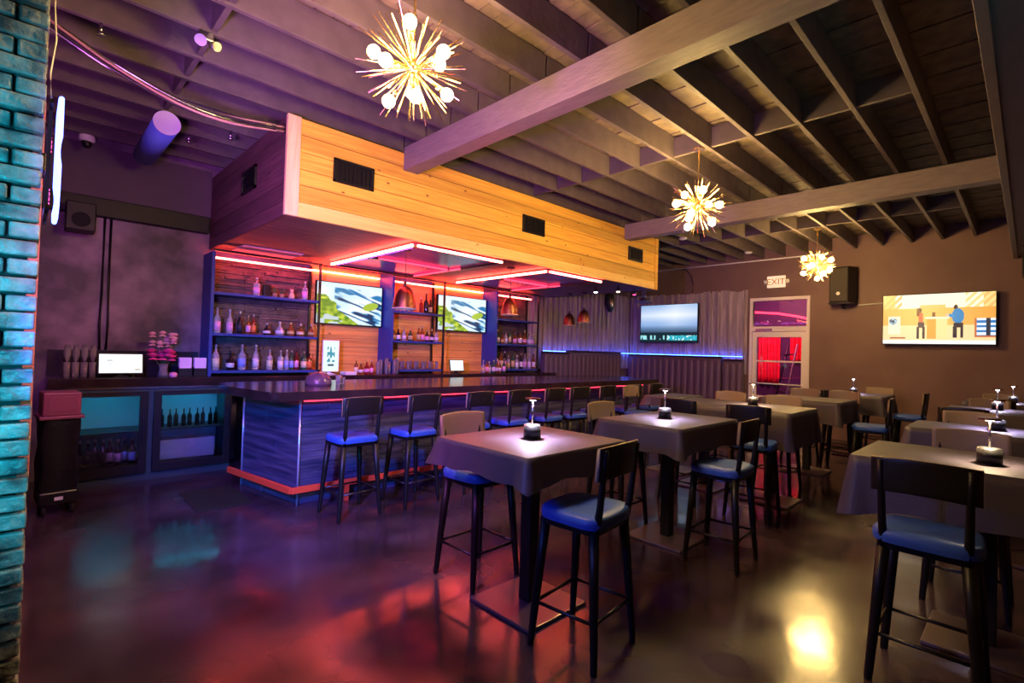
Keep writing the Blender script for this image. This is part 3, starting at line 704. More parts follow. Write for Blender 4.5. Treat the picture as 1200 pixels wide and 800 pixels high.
# flowers
t = thing('flower_vase', 'glass vase of pale and hot pink flowers on the back counter', 'flowers', (1.245, 7.42, 1.201))
MB().lathe([(0, 0), (.05, 0), (.055, .02), (.04, .08), (.05, .15), (.045, .15), (.035, .08), (.048, .02), (0, .01)], seg=18).build('vase', gl, t)
b = MB()
heads = []
for i in range(14):
    a = random.uniform(0, 6.28); rr = random.uniform(.03, .16); h = random.uniform(.22, .30); heads.append((rr*math.cos(a), rr*.6*math.sin(a), h, 0))
for i in range(12):
    a = random.uniform(0, 6.28); rr = random.uniform(.04, .15); h = random.uniform(.38, .54); heads.append((rr*math.cos(a), rr*.5*math.sin(a), h, 1))
for hx, hy, hz, k in heads: b.tube([(0, 0, .05), (hx*.4, hy*.4, hz*.55), (hx, hy, hz)], .003, seg=5)
b.build('stems', M('stem_green', (.05, .10, .04), .5), t)
fm = [M('hot_pink_petals', (.95, .12, .42), .5), M('pale_pink_petals', (.98, .62, .66), .5)]
for hx, hy, hz, k in heads:
    b = MB(); n = 9 if k == 0 else 6; R_ = .075 if k == 0 else .06
    for ring, (cnt, tilt, sc_) in enumerate(((n, -.5, .8), (n, .1, .9), (n, .6, .9), (5, 1.15, .75))):
        for q in range(cnt):
            a = 2*PI*q/cnt+ring; dr = Vector((math.cos(a)*math.cos(tilt), math.sin(a)*math.cos(tilt), math.sin(tilt)))*R_*sc_
            sd = Vector((-math.sin(a), math.cos(a), 0))*R_*.5*sc_; c0 = Vector((hx, hy, hz))
            v = [b.bm.verts.new(p) for p in (c0, c0+dr*.55+sd, c0+dr+sd*.4, c0+dr-sd*.4, c0+dr*.55-sd)]; b.bm.faces.new(v)
    b.build('blossom', fm[k], t)
# straw and napkin caddies
for i, x in enumerate((1.47, 1.632)):
    t = thing('napkin_caddy', 'black caddy of pink lit napkins beside the blue shelf panel, the %s one' % ('left' if i == 0 else 'right'), 'caddy', (x, 7.42, 1.201), 0, 'napkin caddies on the back counter')
    MB().box(-.08, .08, -.05, .05, 0, .01).box(-.08, .08, -.05, -.042, .01, .10).box(-.08, .08, .042, .05, .01, .14).box(-.08, -.072, -.05, .05, .01, .12).box(.072, .08, -.05, .05, .01, .12).build('caddy_tray', 'black', t)
    b = MB()
    for q in range(9): b.box(-.065, .065, -.04+.009*q, -.034+.009*q, .012, .22+.006*(q % 3))
    b.build('napkins', M('napkin_paper', (.8, .6, .85), .7), t)
o = MB().lathe([(0, 0), (.03, 0), (.032, .08), (.02, .1), (.02, .12), (0, .12)], seg=14).build('shaker', 'chrome', None, (1.0, 7.42, 1.201)); tag(o, 'small metal shaker between the register screen and the flowers', 'shaker')
o = MB().lathe([(0, 0), (.04, 0), (.045, .04), (.03, .055), (0, .06)], seg=14).build('candle_cup', M('pink_cup', (.8, .3, .5), .4), None, (1.32, 7.26, 1.201)); tag(o, 'little round pink cup at the foot of the flower vase', 'cup')
# bottles in the coolers
for i in range(9):
    bottle('wine', 'dark', 'pink' if i in (5, 6) else ('blue' if i in (7, 8) else 'black'), 'silver', .036, .30, (.43+.068*i if i < 9 else 1, 7.45+.07*(i % 2), .172), 'wine bottle behind the left cooler door, %s' % ('leftmost' if i == 0 else ORD[i]+' from left'), 'wine bottles in the left cooler')
for i in range(10):
    bottle('tall', 'dark', None, 'black', .026, .22, (1.19+.074*i, 7.45+.05*(i % 2), .572), 'beer bottle behind the right cooler door, %s' % ('leftmost' if i == 0 else ORD[i]+' from left'), 'beer bottles in the right cooler')
o = MB().box(0, .62, 0, .25, 0, .24, bevel=.01).build('carton', M('silver_carton', (.5, .5, .6), .3), None, (1.22, 7.43, .172)); tag(o, 'pale silver carton behind the right glass cooler door', 'box')

# rubbish bin at the left
t = thing('trash_bin', 'tall black bin with a maroon lid standing before the left cooler door', 'bin', (.27, 6.40, 0), .08)
MB().box(-.14, .14, -.16, .16, .10, .22, bevel=.015).build('base', 'metal', t)
b = MB().grid(lambda u, v: ((.135+.012*math.sin(u*40)+.01*math.sin(v*9+u*13))*(1 if abs(math.cos(u*2*PI)) > .0 else 1)*max(-1, min(1, 1.35*math.cos(u*2*PI))), (.15+.01*math.sin(u*37+1))*max(-1, min(1, 1.35*math.sin(u*2*PI))), .22+.67*v), 60, 14, closed_u=True)
b.build('bag_liner', 'plastic_bag', t)
MB().box(-.16, .16, -.18, .18, .885, .915, bevel=.008).build('rim', 'maroon', t)
b = MB().box(-.135, .135, -.15, .15, .915, 1.13, bevel=.012); b.build('lid', 'maroon', t)
MB().box(-.10, .10, -.156, -.149, .95, 1.09, bevel=.002).build('flap', 'maroon', t)
for sx in (-1, 1):
    for sy in (-1, 1): MB().cyl((sx*.10-.012, sy*.12, .045), (sx*.10+.012, sy*.12, .045), .045, seg=14).box(sx*.10-.018, sx*.10+.018, sy*.12-.01, sy*.12+.01, .05, .10).build('caster', 'rubber', t)
tag(MB().box(-.03, .03, -.004, 0, 0, .03).build('sticker', 'white', t, (.0, -.161, .14)))
# rubber mat by the bar end
o = MB().box(0, .5, 0, .8, 0, .012, bevel=.004).build('floor_mat', 'rubber', None, (1.25, 5.55, 0)); tag(o, 'black rubber mat on the floor beside the bar end', 'mat')

# ------------------------------------------------------------ left wall bits
t = thing('neon_sign', 'blue bordered neon sign with pink tubing hung on the left wall', 'neon sign', (.10, 3.5, 2.28))
pts = []
pts = [(0, .30, .0), (0, .16, .0), (0, .06, .05), (0, .02, .14), (0, 0, .25), (0, -.005, .4), (0, 0, .55), (0, .01, .60), (0, .05, .61), (0, .28, .60), (0, .32, .58), (0, .34, .5), (0, .34, .2), (0, .34, .05)]
MB().tube(pts, .011, seg=8, closed=True).build('neon_border', 'neon_blue', t)
for zz in (.12, .42):
    MB().tube([(-.03, .42+.02*math.sin(i*1.3), zz+.012*i) for i in range(8)], .009, seg=8).build('neon_tubing', 'neon_pink', t)
MB().box(-.045, -.03, 0, .5, .02, .04).box(-.045, -.03, 0, .5, .56, .58).box(-.045, -.03, .1, .12, .0, .6).box(-.045, -.03, .4, .42, .0, .6).build('backing_rack', 'black', t)
MB().box(-.08, -.045, .2, .38, .25, .35, bevel=.006).build('transformer', 'black', t)
MB().tube([(-.04, .05, .6), (-.045, .1, .75), (-.03, .04, .9), (-.04, .1, 1.1), (-.04, .06, 1.6)], .004, seg=6).build('hanging_wire', 'white', t)
light('AREA', 'sign_added_glow', (.03, .3, .3), (.12, .22, 1), 16, .5, (1.03, .6, .1), parent=t, sy=.5)
light('AREA', 'sign_added_glow', (.04, .4, .3), (.8, .15, .8), 40, .4, (1.2, 3.6, .1), parent=t, sy=.4)  # added unseen lamp, tints the back wall beyond the pillar pink
o = thing('security_camera', 'small white dome security camera up in the left corner of the ceiling', 'camera', (.44, 7.5, 3.83))
MB().lathe([(.075, .11), (.075, .06), (.05, .045), (0, .045)], seg=20).build('mount', 'white', o)
MB().lathe([(.048, .05), (.046, .01), (.03, -.02), (0, -.032)], seg=20).build('lens_dome', 'black', o)
t = thing('ceiling_cylinder', 'long pale blue cylinder hanging level below the joists at left', 'cylinder fixture', (.95, 6.0, 3.80))
MB().cyl((0, 0, 0), (0, 1.25, 0), .115, seg=32).build('body', 'frosted', t)
MB().cyl((0, -.012, 0), (0, 0, 0), .117, seg=32).build('end_cap', M('pale_cap', (.7, .68, .9), .3), t)
MB().box(-.015, .015, .2, .23, .10, .15).box(-.015, .015, 1.0, 1.03, .10, .15).build('hanger', 'metal', t)
t = thing('wall_speaker', 'black box speaker hanging on the back wall below the neon sign', 'speaker', (.42, 7.60, 2.88))
MB().box(-.13, .13, -.12, .1, -.02, .30, bevel=.01).build('cabinet', 'black', t)
MB().lathe([(0, 0), (.07, .004), (.085, .0)], seg=20).build('driver', 'rubber', t, (0, -.121, .10)).rotation_euler.x = PI/2
MB().box(-.03, .03, .1, .248, .1, .16).build('bracket', 'metal', t)
for i, x in enumerate((.66, .72)):
    o = MB().tube([(0, 0, 3.1), (0, 0, 2.2), (.01*(i*2-1), 0, 1.8), (0, 0, 1.51)], .014, seg=8).build('cable_conduit', 'black', None, (x, 7.83, 0)); tag(o, 'thin black pipe running down the plaster wall, the %s of two' % ('left' if i == 0 else 'right'), 'pipe')
# bundle of cables drooping under the joists
t = thing('cable_bundle', 'sagging bundle of shiny cables in clear wrap below the left joists', 'cables', (0, 4.9, 3.6))
cols = ['cable_black', 'steel', 'cable_tan', 'steel', 'cable_black']
MT['cable_black'] = M('cable_black', (.03, .02, .03), .3); MT['cable_tan'] = M('cable_tan', (.4, .22, .2), .3)
import itertools
P0 = [(.012, .0, .30), (.12, .0, .25), (.42, .02, .13), (.83, .03, .02), (1.2, .03, .0), (1.6, .10, .08), (1.764, .2, .14)]
def cat(pp, u):
    n = len(pp)-1; i = min(int(u*n), n-1); f = u*n-i; a = Vector(pp[max(i-1, 0)]); b_ = Vector(pp[i]); c = Vector(pp[i+1]); d = Vector(pp[min(i+2, n)])
    return .5*((2*b_)+(c-a)*f+(2*a-5*b_+4*c-d)*f*f+(3*b_-a-3*c+d)*f**3)
for k in range(6):
    ph = k*1.05
    MB().tube([cat(P0, i/30)+Vector((0, .028*math.cos(ph+i*.12)*math.sin(PI*min(1, .2+i/30)), .028*math.sin(ph+i*.12))) for i in range(31)], .011, seg=8).build('cable', ['cable_black', 'steel', 'cable_tan', 'cable_black', 'steel', 'cable_tan'][k], t)
# small flood lamp on a joist
t = thing('emergency_lamp', 'small metal lamp head clamped under a joist near the cables', 'lamp', (.90, 4.312, 3.865))
MB().box(-.05, .05, -.03, .03, .02, .085, bevel=.006).build('housing', 'steel', t)
MB().cyl((-.03, -.02, .0), (-.05, -.09, -.03), .02, .04, seg=14).build('lamp_head', 'steel', t)
MB().cyl((.03, -.02, .0), (.06, -.08, -.03), .02, .035, seg=14).build('lamp_head', 'steel', t)
for i, (x, y) in enumerate(((.33, 4.763), (1.55, 6.118), (1.25, 6.570))):
    t = thing('sprinkler_head', 'tiny sprinkler head %s' % ('on a joist at the upper left', 'under the joists beside the soffit end', 'left of the soffit end, deeper in')[i], 'sprinkler', (x, y, 3.86), 0, 'sprinkler heads')
    MB().cyl((0, 0, .02), (0, 0, .09), .01).build('stem', 'steel', t); MB().cyl((0, 0, .0), (0, 0, .02), .028, .02, seg=12).build('deflector', 'steel', t)

# ------------------------------------------------------------ slat boards and booths
b = MB(); x = 8.05; i = 0
while x < XF-.03:
    i += 1; w_ = random.choice((.12, .15)) if i % 2 else .05; d = .012 if i % 2 else random.choice((.05, .07)); w_ = min(w_, XF-.02-x)
    b.box(x+.003, x+w_-.003, YB-.02-d, YB-.002, 1.25, 3.23+random.uniform(-.01, .01), bevel=.003); x += w_
y = YB-.08
while y > 4.68:
    i += 1; w_ = random.choice((.13, .17)) if i % 2 else .05; d = .012 if i % 2 else random.choice((.05, .07)); w_ = min(w_, y-4.64)
    b.box(XF-.02-d, XF-.002, y-w_+.003, y-.003, 1.25, 3.23+random.uniform(-.03, .03), bevel=.003); y -= w_
struct(b.build('trim_7', 'fence'))
o = MB().box(8.5, XF-.1, YB-.13, YB-.11, 1.66, 1.667).box(XF-.13, XF-.11, 4.7, YB-.14, 1.66, 1.667).build('led_strip', 'led_blue'); tag(o, 'blue glowing light strip along the top of the booth backs', 'led strip')
def booth(x0, y0, L, label, rz, top=1.66, dp=.5):
    t = thing('booth_bench', label, 'booth', (x0, y0, 0), rz, 'booths along the slat boards')
    n = max(2, round(L/.17)); w_ = L/n
    def f(u, v):
        k = (u*n) % 1.0
        bul = .05*math.sqrt(max(0, 1-(2*k-1)**2)) if 0 < u < 1 else 0
        return (u*L, -.12-bul*(1 if 0 < v < 1 else .3)+.04*v, .47+(top-.47)*v)
    MB().grid(f, n*8, 8).box(0, L, -.12, -.0, .0, top-.02).box(0, L, -.12, 0, top-.05, top).build('tufted_back', 'purplevinyl', t)
    MB().box(.01, L-.01, -dp, -.15, .36, .47, bevel=.025).build('seat_cushion', 'purplevinyl', t)
    MB().box(.02, L-.02, -dp+.05, -.121, 0, .36).build('plinth', 'black', t)
booth(8.4, YB-.14, .85, 'short dark tufted booth nearest the liquor shelves', 0, 1.655)
booth(9.27, YB-.14, 2.15, 'long dark tufted booth against the back wall slats', 0, 1.70)
booth(XF-.14, YB-.16, 2.55, 'long dark tufted booth under the sky television', -PI/2, 1.66)
booth(XF-.14, 5.10, .46, 'narrow dark tufted booth end beside the glass door', -PI/2, 1.60)
# wall lantern and devices near the soffit's far end
t = thing('wall_lantern', 'dark oval lantern with a yellowish reflection shaped as a brass centre high on the slat boards', 'wall lamp', (11.0, YB-.16, 2.97))
MB().lathe([(0, -.25), (.08, -.22), (.14, -.1), (.15, .05), (.13, .2), (.1, .25), (0, .25)], seg=24).build('shade', 'black', t).scale = (1, .6, 1)
MB().lathe([(0, -.12), (.05, -.1), (.065, 0), (.05, .12), (0, .13)], seg=18).build('lens', 'brass', t, (-.03, -.075, 0)).scale = (1, .5, 1)  # brass bulge put in for the yellowish reflection on the dark body
MB().box(-.04, .04, .06, .156, -.05, .05).build('bracket', 'metal', t)
for i, (x, y, mm, nm) in enumerate(((7.9, 5.35, 'led_warm', 'first'), (7.75, 5.75, 'led_white', 'second'), (8.45, 5.35, 'neon_pink', 'third'))):
    t = thing('spotlight', 'small %s glowing spotlight under the far right end of the soffit' % ('warm', 'white', 'pink')[i], 'spotlight', (x, y, 2.80), 0)
    MB().cyl((0, 0, .06), (0, 0, .112), .012).build('stem', 'metal', t); MB().lathe([(0, .07), (.035, .06), (.05, .0), (.044, 0), (0, .03)], seg=16).build('shade', 'metal', t)
    MB().lathe([(0, .028), (.036, .02), (.03, -.01), (0, -.02)], seg=14).build('bulb', mm, t)
t = thing('projector', 'small dark projector on a hanging shelf at the far end of the soffit', 'projector', (8.62, 5.22, 2.66))
MB().box(-.14, .12, -.1, .14, 0, .015).box(-.14, -.13, -.09, -.08, .015, .238).box(.10, .11, .12, .13, .015, .238).build('hanging_shelf', 'bluepaint', t)
MB().box(-.08, .08, -.06, .08, .015, .09, bevel=.01).build('body', 'black', t); MB().cyl((-.02, -.06, .05), (-.02, -.075, .05), .02).build('lens', 'chrome', t)

# ------------------------------------------------------------ door
dr = MB()
Y0, Y1 = 3.33, 4.58
dr.box(XF-.03, XF+.1, Y0, Y0+.06, 0, 3.03).box(XF-.03, XF+.1, Y1-.06, Y1, 0, 3.03).box(XF-.03, XF+.1, Y0+.06, Y1-.06, 2.96, 3.03).box(XF-.03, XF+.1, Y0+.06, Y1-.06, 2.26, 2.37)
D_ = dr.build('door_1', 'whiteframe'); struct(D_)
b = MB().box(XF+.0, XF+.05, Y0+.065, Y0+.16, .02, 2.25, bevel=.003).box(XF+.0, XF+.05, Y1-.16, Y1-.065, .02, 2.25, bevel=.003).box(XF, XF+.05, Y0+.16, Y1-.16, 2.13, 2.25).box(XF, XF+.05, Y0+.16, Y1-.16, .02, .24).box(XF, XF+.05, Y0+.16, Y1-.16, .74, .79)
b.build('leaf', 'whiteframe', D_)
MB().box(XF+.02, XF+.028, Y0+.16, Y1-.16, .24, 2.13).build('glass_pane', 'glass', D_)
MB().box(XF+.02, XF+.028, Y0+.06, Y1-.06, 2.37, 2.96).build('transom_glass', 'glass', D_)
MB().cyl((XF-.04, Y0+.12, 1.07), (XF-.04, Y1-.12, 1.07), .016).box(XF-.04, XF, Y0+.12, Y0+.15, 1.055, 1.085).box(XF-.04, XF, Y1-.15, Y1-.12, 1.055, 1.085).build('push_bar', 'whiteframe', D_)
MB().box(XF+.0, XF+.035, Y0+.16, Y1-.16, 1.56, 1.60).build('glazing_bar', 'whiteframe', D_)
MB().box(XF-.06, XF-.03, Y1-.5, Y1-.15, 2.27, 2.32, bevel=.004).build('door_closer', 'steel', D_)
# outside the door
struct(MB().box(XF+.16, XF+4, 1.5, 7.5, -.1, 0).build('floor_patio', 'floor'))
struct(MB().box(XF+3.5, XF+3.6, 1.0, 9.0, 0, 4.2).build('wall_patio', M('patio_wall', (.05, .03, .07), .6)))
def curtain(y0, y1, z0, z1, x, label):
    n = 40
    o = MB().grid(lambda u, v: (x+.05*math.sin(u*22), y0+(y1-y0)*u, z0+(z1-z0)*v), n, 6)
    mo = o.build('curtain', M('red_curtain', (.7, .02, .04), .6)); md = mo.modifiers.new('s', 'SOLIDIFY'); md.thickness = .008; tag(mo, label, 'curtain')
curtain(5.02, 5.62, .9, 2.25, 15.64, 'wide red curtain seen through the glass door, left')
curtain(4.36, 4.76, 1.55, 2.25, 15.64, 'short red curtain seen through the glass door, right')
light('AREA', 'patio_light', (13.6, 4.8, 3.4), (1, .12, .25), 150, 1.0, (15.6, 5.0, 1.6))
light('AREA', 'patio_light', (13.0, 5.0, 3.6), (.5, .2, 1), 25, 1.0, (15.5, 5.4, 2.8))
o = MB().tube([(15.655, 6.7, 2.95), (15.655, 5.9, 3.02), (15.655, 5.1, 2.95), (15.655, 4.6, 2.85), (15.655, 4.2, 2.75)], .03).build('light_rope', 'led_redsoft'); tag(o, 'red glowing rope light seen through the transom glass', 'rope light')
t = thing('ladder', 'pale aluminium ladder leaning outside behind the glass door', 'ladder', (12.75, 3.86, 0))
b = MB().cyl((0, .22, 0), (.45, .0, 2.0), .022).build('rail', 'whiteframe', t); MB().cyl((.3, .55, 0), (.8, .3, 2.0), .02).build('rail', 'metal', t)
for k in range(6): MB().cyl((.04+.08*k+.0, .2-.035*k, .25+.3*k), (.34+.08*k, .55-.035*k, .25+.3*k), .014).build('rung', 'metal', t)

# exit sign
t = thing('exit_sign', 'white lit EXIT sign on the brown wall above the door', 'sign', (XF-.002, 4.02, 3.25), -PI/2)
MB().box(-.19, .19, -.05, 0, 0, .26, bevel=.008).build('housing', M('sign_face', (.9, .85, .75), .4, emit=(1, .8, .55), es=.45), t)
for sx in (-1, 1): MB().cyl((sx*.20, -.03, .14), (sx*.25, -.06, .13), .03, .045, seg=16).build('lamp_head', 'white', t)
cu = bpy.data.curves.new('exit', 'FONT'); cu.body = 'EXIT'; cu.size = .19; cu.extrude = .003; cu.align_x = 'CENTER'
tmp = bpy.data.objects.new('tmp', cu); me = bpy.data.meshes.new_from_object(tmp); bpy.data.objects.remove(tmp)
me.materials.append(M('exit_letters', (.45, .16, .1), .4)); lo = bpy.data.objects.new('lettering', me); C.objects.link(lo); lo.parent = t
lo.location = (0, -.054, .065); lo.rotation_euler = (PI/2, 0, 0)
# wall speaker on the brown wall
t = thing('wall_speaker', 'black speaker on a bracket high on the brown wall by the door', 'speaker', (XF-.22, 2.70, 2.82), -PI/2-.15)
b = MB().poly([(-.17, -.16), (.17, -.16), (.23, .12), (-.23, .12)], 0, .72); b.build('cabinet', 'black', t)
MB().box(-.155, .155, -.172, -.16, .03, .69, bevel=.004).build('grille', M('speaker_grille', (.05, .04, .035), .5, bump=(200, .5)), t)
MB().cyl((.0, -.175, .18), (.0, -.180, .18), .035, seg=18).build('badge', 'white', t)
MB().box(-.2, .2, -.14, .12, -.03, -.002).cyl((0, .05, -.10), (0, .05, -.03), .03).cyl((0, .05, -.10), (0, .2, -.10), .02).build('bracket', 'metal', t)
tag(MB().cyl((XF-.03, 2.45, 2.78), (XF-.03, 2.03, 2.80), .012).build('conduit', 'white'), 'short pale conduit from the wall speaker to the right television', 'conduit')
t = thing('hanging_speaker', 'black speaker box hung below the low ceiling at the far right', 'speaker', (11.2, -.02, 3.05), 0)
MB().box(-.3, .3, -.35, .12, 0, .44, bevel=.01).build('cabinet', 'black', t); MB().box(-.05, .05, -.1, -.0, .44, .47).build('bracket', 'metal', t)
MB().cyl((-.301, -.1, .2), (-.31, -.1, .2), .12, seg=20).build('driver', 'rubber', t)

# ------------------------------------------------------------ chandeliers
def fib(n):
    out = []
    for i in range(n):
        z = 1-2*(i+.5)/n; r = math.sqrt(1-z*z); a = i*2.39996; out.append(Vector((r*math.cos(a), r*math.sin(a), z)))
    return out
sp_mesh = {}
def chandelier(x, y, z, R_, label, power):
    t = thing('sputnik_chandelier', label, 'chandelier', (x, y, z), 0, 'starburst chandeliers')
    MB().lathe([(0, -.035)]+[(.035*math.cos(a*PI/12), .035*math.sin(a*PI/12)) for a in range(-5, 6)]+[(0, .035)], seg=20).build('hub', 'brass', t)
    MB().cyl((0, 0, .03), (0, 0, 3.95-z-.02), .008, seg=8).build('stem', 'brass', t)
    MB().cyl((0, 0, 3.95-z-.02), (0, 0, 3.95-z), .06, seg=20).build('canopy', 'brass', t)
    if not sp_mesh:
        q = MB().cyl((0, 0, .03), (0, 0, .33), .0024, .0034, seg=6).build('spike', 'brass'); sp_mesh['m'] = q.data; bpy.data.objects.remove(q)
        q = MB().lathe([(0, -.038)]+[(.038*math.cos(a*PI/10), .038*math.sin(a*PI/10)) for a in range(-4, 5)]+[(0, .038)], seg=14).build('bulb', 'bulb'); sp_mesh['b'] = q.data; bpy.data.objects.remove(q)
        q = MB().cyl((0, 0, .03), (0, 0, .21), .005, seg=8).cyl((0, 0, .165), (0, 0, .21), .012, .014, seg=10).build('arm', 'brass'); sp_mesh['a'] = q.data; bpy.data.objects.remove(q)
    rnd = random.Random(int(x*100))
    for d in fib(96):
        if d.z > .93: continue
        d = (d+Vector((rnd.uniform(-.08, .08), rnd.uniform(-.08, .08), rnd.uniform(-.08, .08)))).normalized()
        o = bpy.data.objects.new('spike', sp_mesh['m']); C.objects.link(o); o.parent = t
        o.rotation_euler = d.to_track_quat('Z', 'Y').to_euler(); s = R_/.33*rnd.uniform(.86, 1.05); o.scale = (s, s, s)
    for i, d in enumerate(fib(10)):
        if d.z > .88: continue
        d = (Matrix.Rotation(x, 3, 'Z') @ d)
        a = bpy.data.objects.new('arm', sp_mesh['a']); C.objects.link(a); a.parent = t; a.rotation_euler = d.to_track_quat('Z', 'Y').to_euler()
        o = bpy.data.objects.new('bulb', sp_mesh['b']); C.objects.link(o); o.parent = t; o.location = d*.24
        light('POINT', 'bulb_light', d*.24, (1, .64, .20), power/10, .041, parent=t)
chandelier(1.605, 2.568, 3.3, .335, 'brass starburst chandelier hanging nearest, upper left over the bar stools', 1500)
chandelier(5.31, 2.58, 3.3, .335, 'brass starburst chandelier hanging in the middle of the room', 1500)
chandelier(9.96, 2.63, 3.3, .335, 'brass starburst chandelier hanging farthest, in front of the brown wall', 1300)

for x, y, lab in ((9.2, 4.763, 'round pale smoke detector under a joist above the slatted wall television'), (11.3, 4.312, 'round pale smoke detector under a joist left of the farthest chandelier')):
    o = MB().lathe([(0, -.035), (.05, -.033), (.075, -.015), (.078, 0), (0, 0)], seg=24).build('smoke_detector', 'white', None, (x, y, 3.95)); tag(o, lab, 'smoke detector')
# ------------------------------------------------------------ stools
def make_stool():
    t = thing('bar_stool', '', 'stool')
    zt = .78; w_ = .43; d_ = .41
    def seat(u, v):
        a = u*2*PI; cx = math.copysign(abs(math.cos(a))**.45, math.cos(a)); cy = math.copysign(abs(math.sin(a))**.45, math.sin(a))
        prof = [(1.0, -.062), (1.02, -.04), (1.01, -.015), (.95, .0), (.6, -.004), (.01, -.012)]
        s, z = prof[min(5, int(round(v*5)))]
        return (cx*w_/2*s*(1-.05*cy), cy*d_/2*s, zt+z)
    MB().grid(seat, 40, 5, closed_u=True).build('seat', 'bluevinyl', t)
    MB().box(-.19, .19, -.18, .18, zt-.10, zt-.062, bevel=.006).build('seat_frame', 'blackwood', t)
    for sx in (-1, 1):
        for sy in (-1, 1):
            b = MB(); p1 = Vector((sx*.165, sy*.155, zt-.07)); p0 = Vector((sx*.215, sy*.205, 0))
            b.tube([p0, p0.lerp(p1, .02), p0.lerp(p1, .6), p1], [.018, .019, .026, .030], seg=8); b.build('leg', 'blackwood', t)
    zz = .24; fx = .215-.05*zz/.71; fy = .205-.05*zz/.71
    MB().cyl((-fx, fy, zz), (fx, fy, zz), .010, seg=8).build('stretcher', 'metal', t)
    MB().cyl((-fx, -fy, zz), (fx, -fy, zz), .010, seg=8).build('stretcher', 'metal', t)
    MB().cyl((-fx, -fy, zz), (-fx, fy, zz), .010, seg=8).build('stretcher', 'metal', t)
    MB().cyl((fx, -fy, zz), (fx, fy, zz), .010, seg=8).build('stretcher', 'metal', t)
    for sx in (-1, 1):
        MB().tube([(sx*.165, -.165, zt-.09), (sx*.168, -.19, zt+.05), (sx*.172, -.21, zt+.25), (sx*.175, -.225, zt+.36)], [.022, .019, .016, .013], seg=8).build('back_post', 'blackwood', t)
    def back(u, v):
        # closed loop cross section swept across the width
        x = (v-.5)*.43; curve = -.215-.035*(1-(2*v-1)**2)
        a = u*2*PI; th = .011; hh = .088
        cz = math.copysign(abs(math.sin(a))**.4, math.sin(a))*hh; cy = math.copysign(abs(math.cos(a))**.4, math.cos(a))*th
        return (x, curve+.018+cy-cz*.06, zt+.295+cz-.012*(2*v-1)**2)
    b = MB().grid(back, 20, 14, closed_u=True)
    bnd = [e for e in b.bm.edges if e.is_boundary]; bmesh.ops.holes_fill(b.bm, edges=bnd, sides=0)
    b.bm.normal_update(); bmesh.ops.recalc_face_normals(b.bm, faces=b.bm.faces[:])
    for f in b.bm.faces:
        if f.normal.y < -.35: f.material_index = 1
    b.build('backrest', ['tanboard', 'backboard'], t)
    return t
proto = make_stool(); first_used = [False]
def stool(x, y, rz, label, grp):
    o = proto if not first_used[0] else dup(proto); first_used[0] = True
    o.location = (x, y, 0); o.rotation_euler = (0, 0, rz); tag(o, label, 'stool', grp)
# along the bar
bsx = [2.36, 3.06, 3.84, 4.49, 5.17, 5.72, 6.38, 7.10, 7.80]
for i, x in enumerate(bsx):
    w_ = 'nearest its left end' if i == 0 else ('last at its far right end' if i == len(bsx)-1 else '%s from its left end' % ORD[i])
    stool(x, 4.66, random.uniform(-.06, .06), 'blue seated bar stool at the bar, '+w_, 'stools along the bar')
# at the tables
stool(2.33, 1.76, .10, 'blue seated black stool pulled up to the nearest table, its back to the camera', 'stools at the tables')
stool(2.44, 2.82, PI+.03, 'blue seated stool behind the nearest table, between it and the bar', 'stools at the tables')
stool(4.11, 1.74, .05, 'blue seated black stool on the near side of the second table', 'stools at the tables')
stool(4.16, 2.78, PI, 'stool on the far side of the second table, tan backrest facing the camera', 'stools at the tables')
stool(5.52, 2.02, -PI/2+.1, 'blue seated stool at the left side of the long table, nearer the camera', 'stools at the tables')
stool(5.50, 2.75, -PI/2, 'stool at the left side of the long table, farther toward the bar', 'stools at the tables')
stool(6.98, 2.25, PI/2, 'stool behind the long table with its backrest toward the door', 'stools at the tables')
stool(7.0, 2.95, PI/2, 'stool behind the long table near its bar side end', 'stools at the tables')
stool(9.16, 2.05, PI/2, 'stool behind the square table that stands before the door', 'stools at the tables')
stool(8.3, 1.5, .1, 'stool on the near side of the square table that stands before the door', 'stools at the tables')
stool(9.16, 2.62, PI/2, 'stool at the bar side corner of the square table before the door', 'stools at the tables')
stool(11.28, 1.95, PI/2, 'stool by the brown wall at the far table of the left row', 'stools at the tables')
stool(10.5, 1.38, .0, 'stool on the near side of the far table of the left row', 'stools at the tables')
stool(9.72, 2.2, -PI/2, 'stool on the camera side of the far table of the left row', 'stools at the tables')
stool(6.75, 4.09, PI, 'stool between the small white topped table and the bar', 'stools at the tables')
stool(3.40, .36, -PI/2, 'blue seated stool half under the large black cloth at right, nearest the camera', 'stools at the tables')
stool(4.76, .30, PI/2, 'stool with pale backrest just behind the large right hand table', 'stools at the tables')
stool(4.76, -.24, PI/2, 'stool with backrest at the right edge of the picture behind the near right table', 'stools at the tables')
stool(6.72, .42, PI/2, 'stool behind the second table of the right row', 'stools at the tables')
stool(7.72, .52, -PI/2, 'stool on the camera side of the third table of the right row', 'stools at the tables')
stool(9.60, .40, PI/2, 'stool on the far side of the third table of the right row', 'stools at the tables')
stool(10.22, .35, -PI/2, 'stool on the camera side of the last table of the right row', 'stools at the tables')
stool(11.55, .35, PI/2, 'stool between the last right row table and the brown wall', 'stools at the tables')

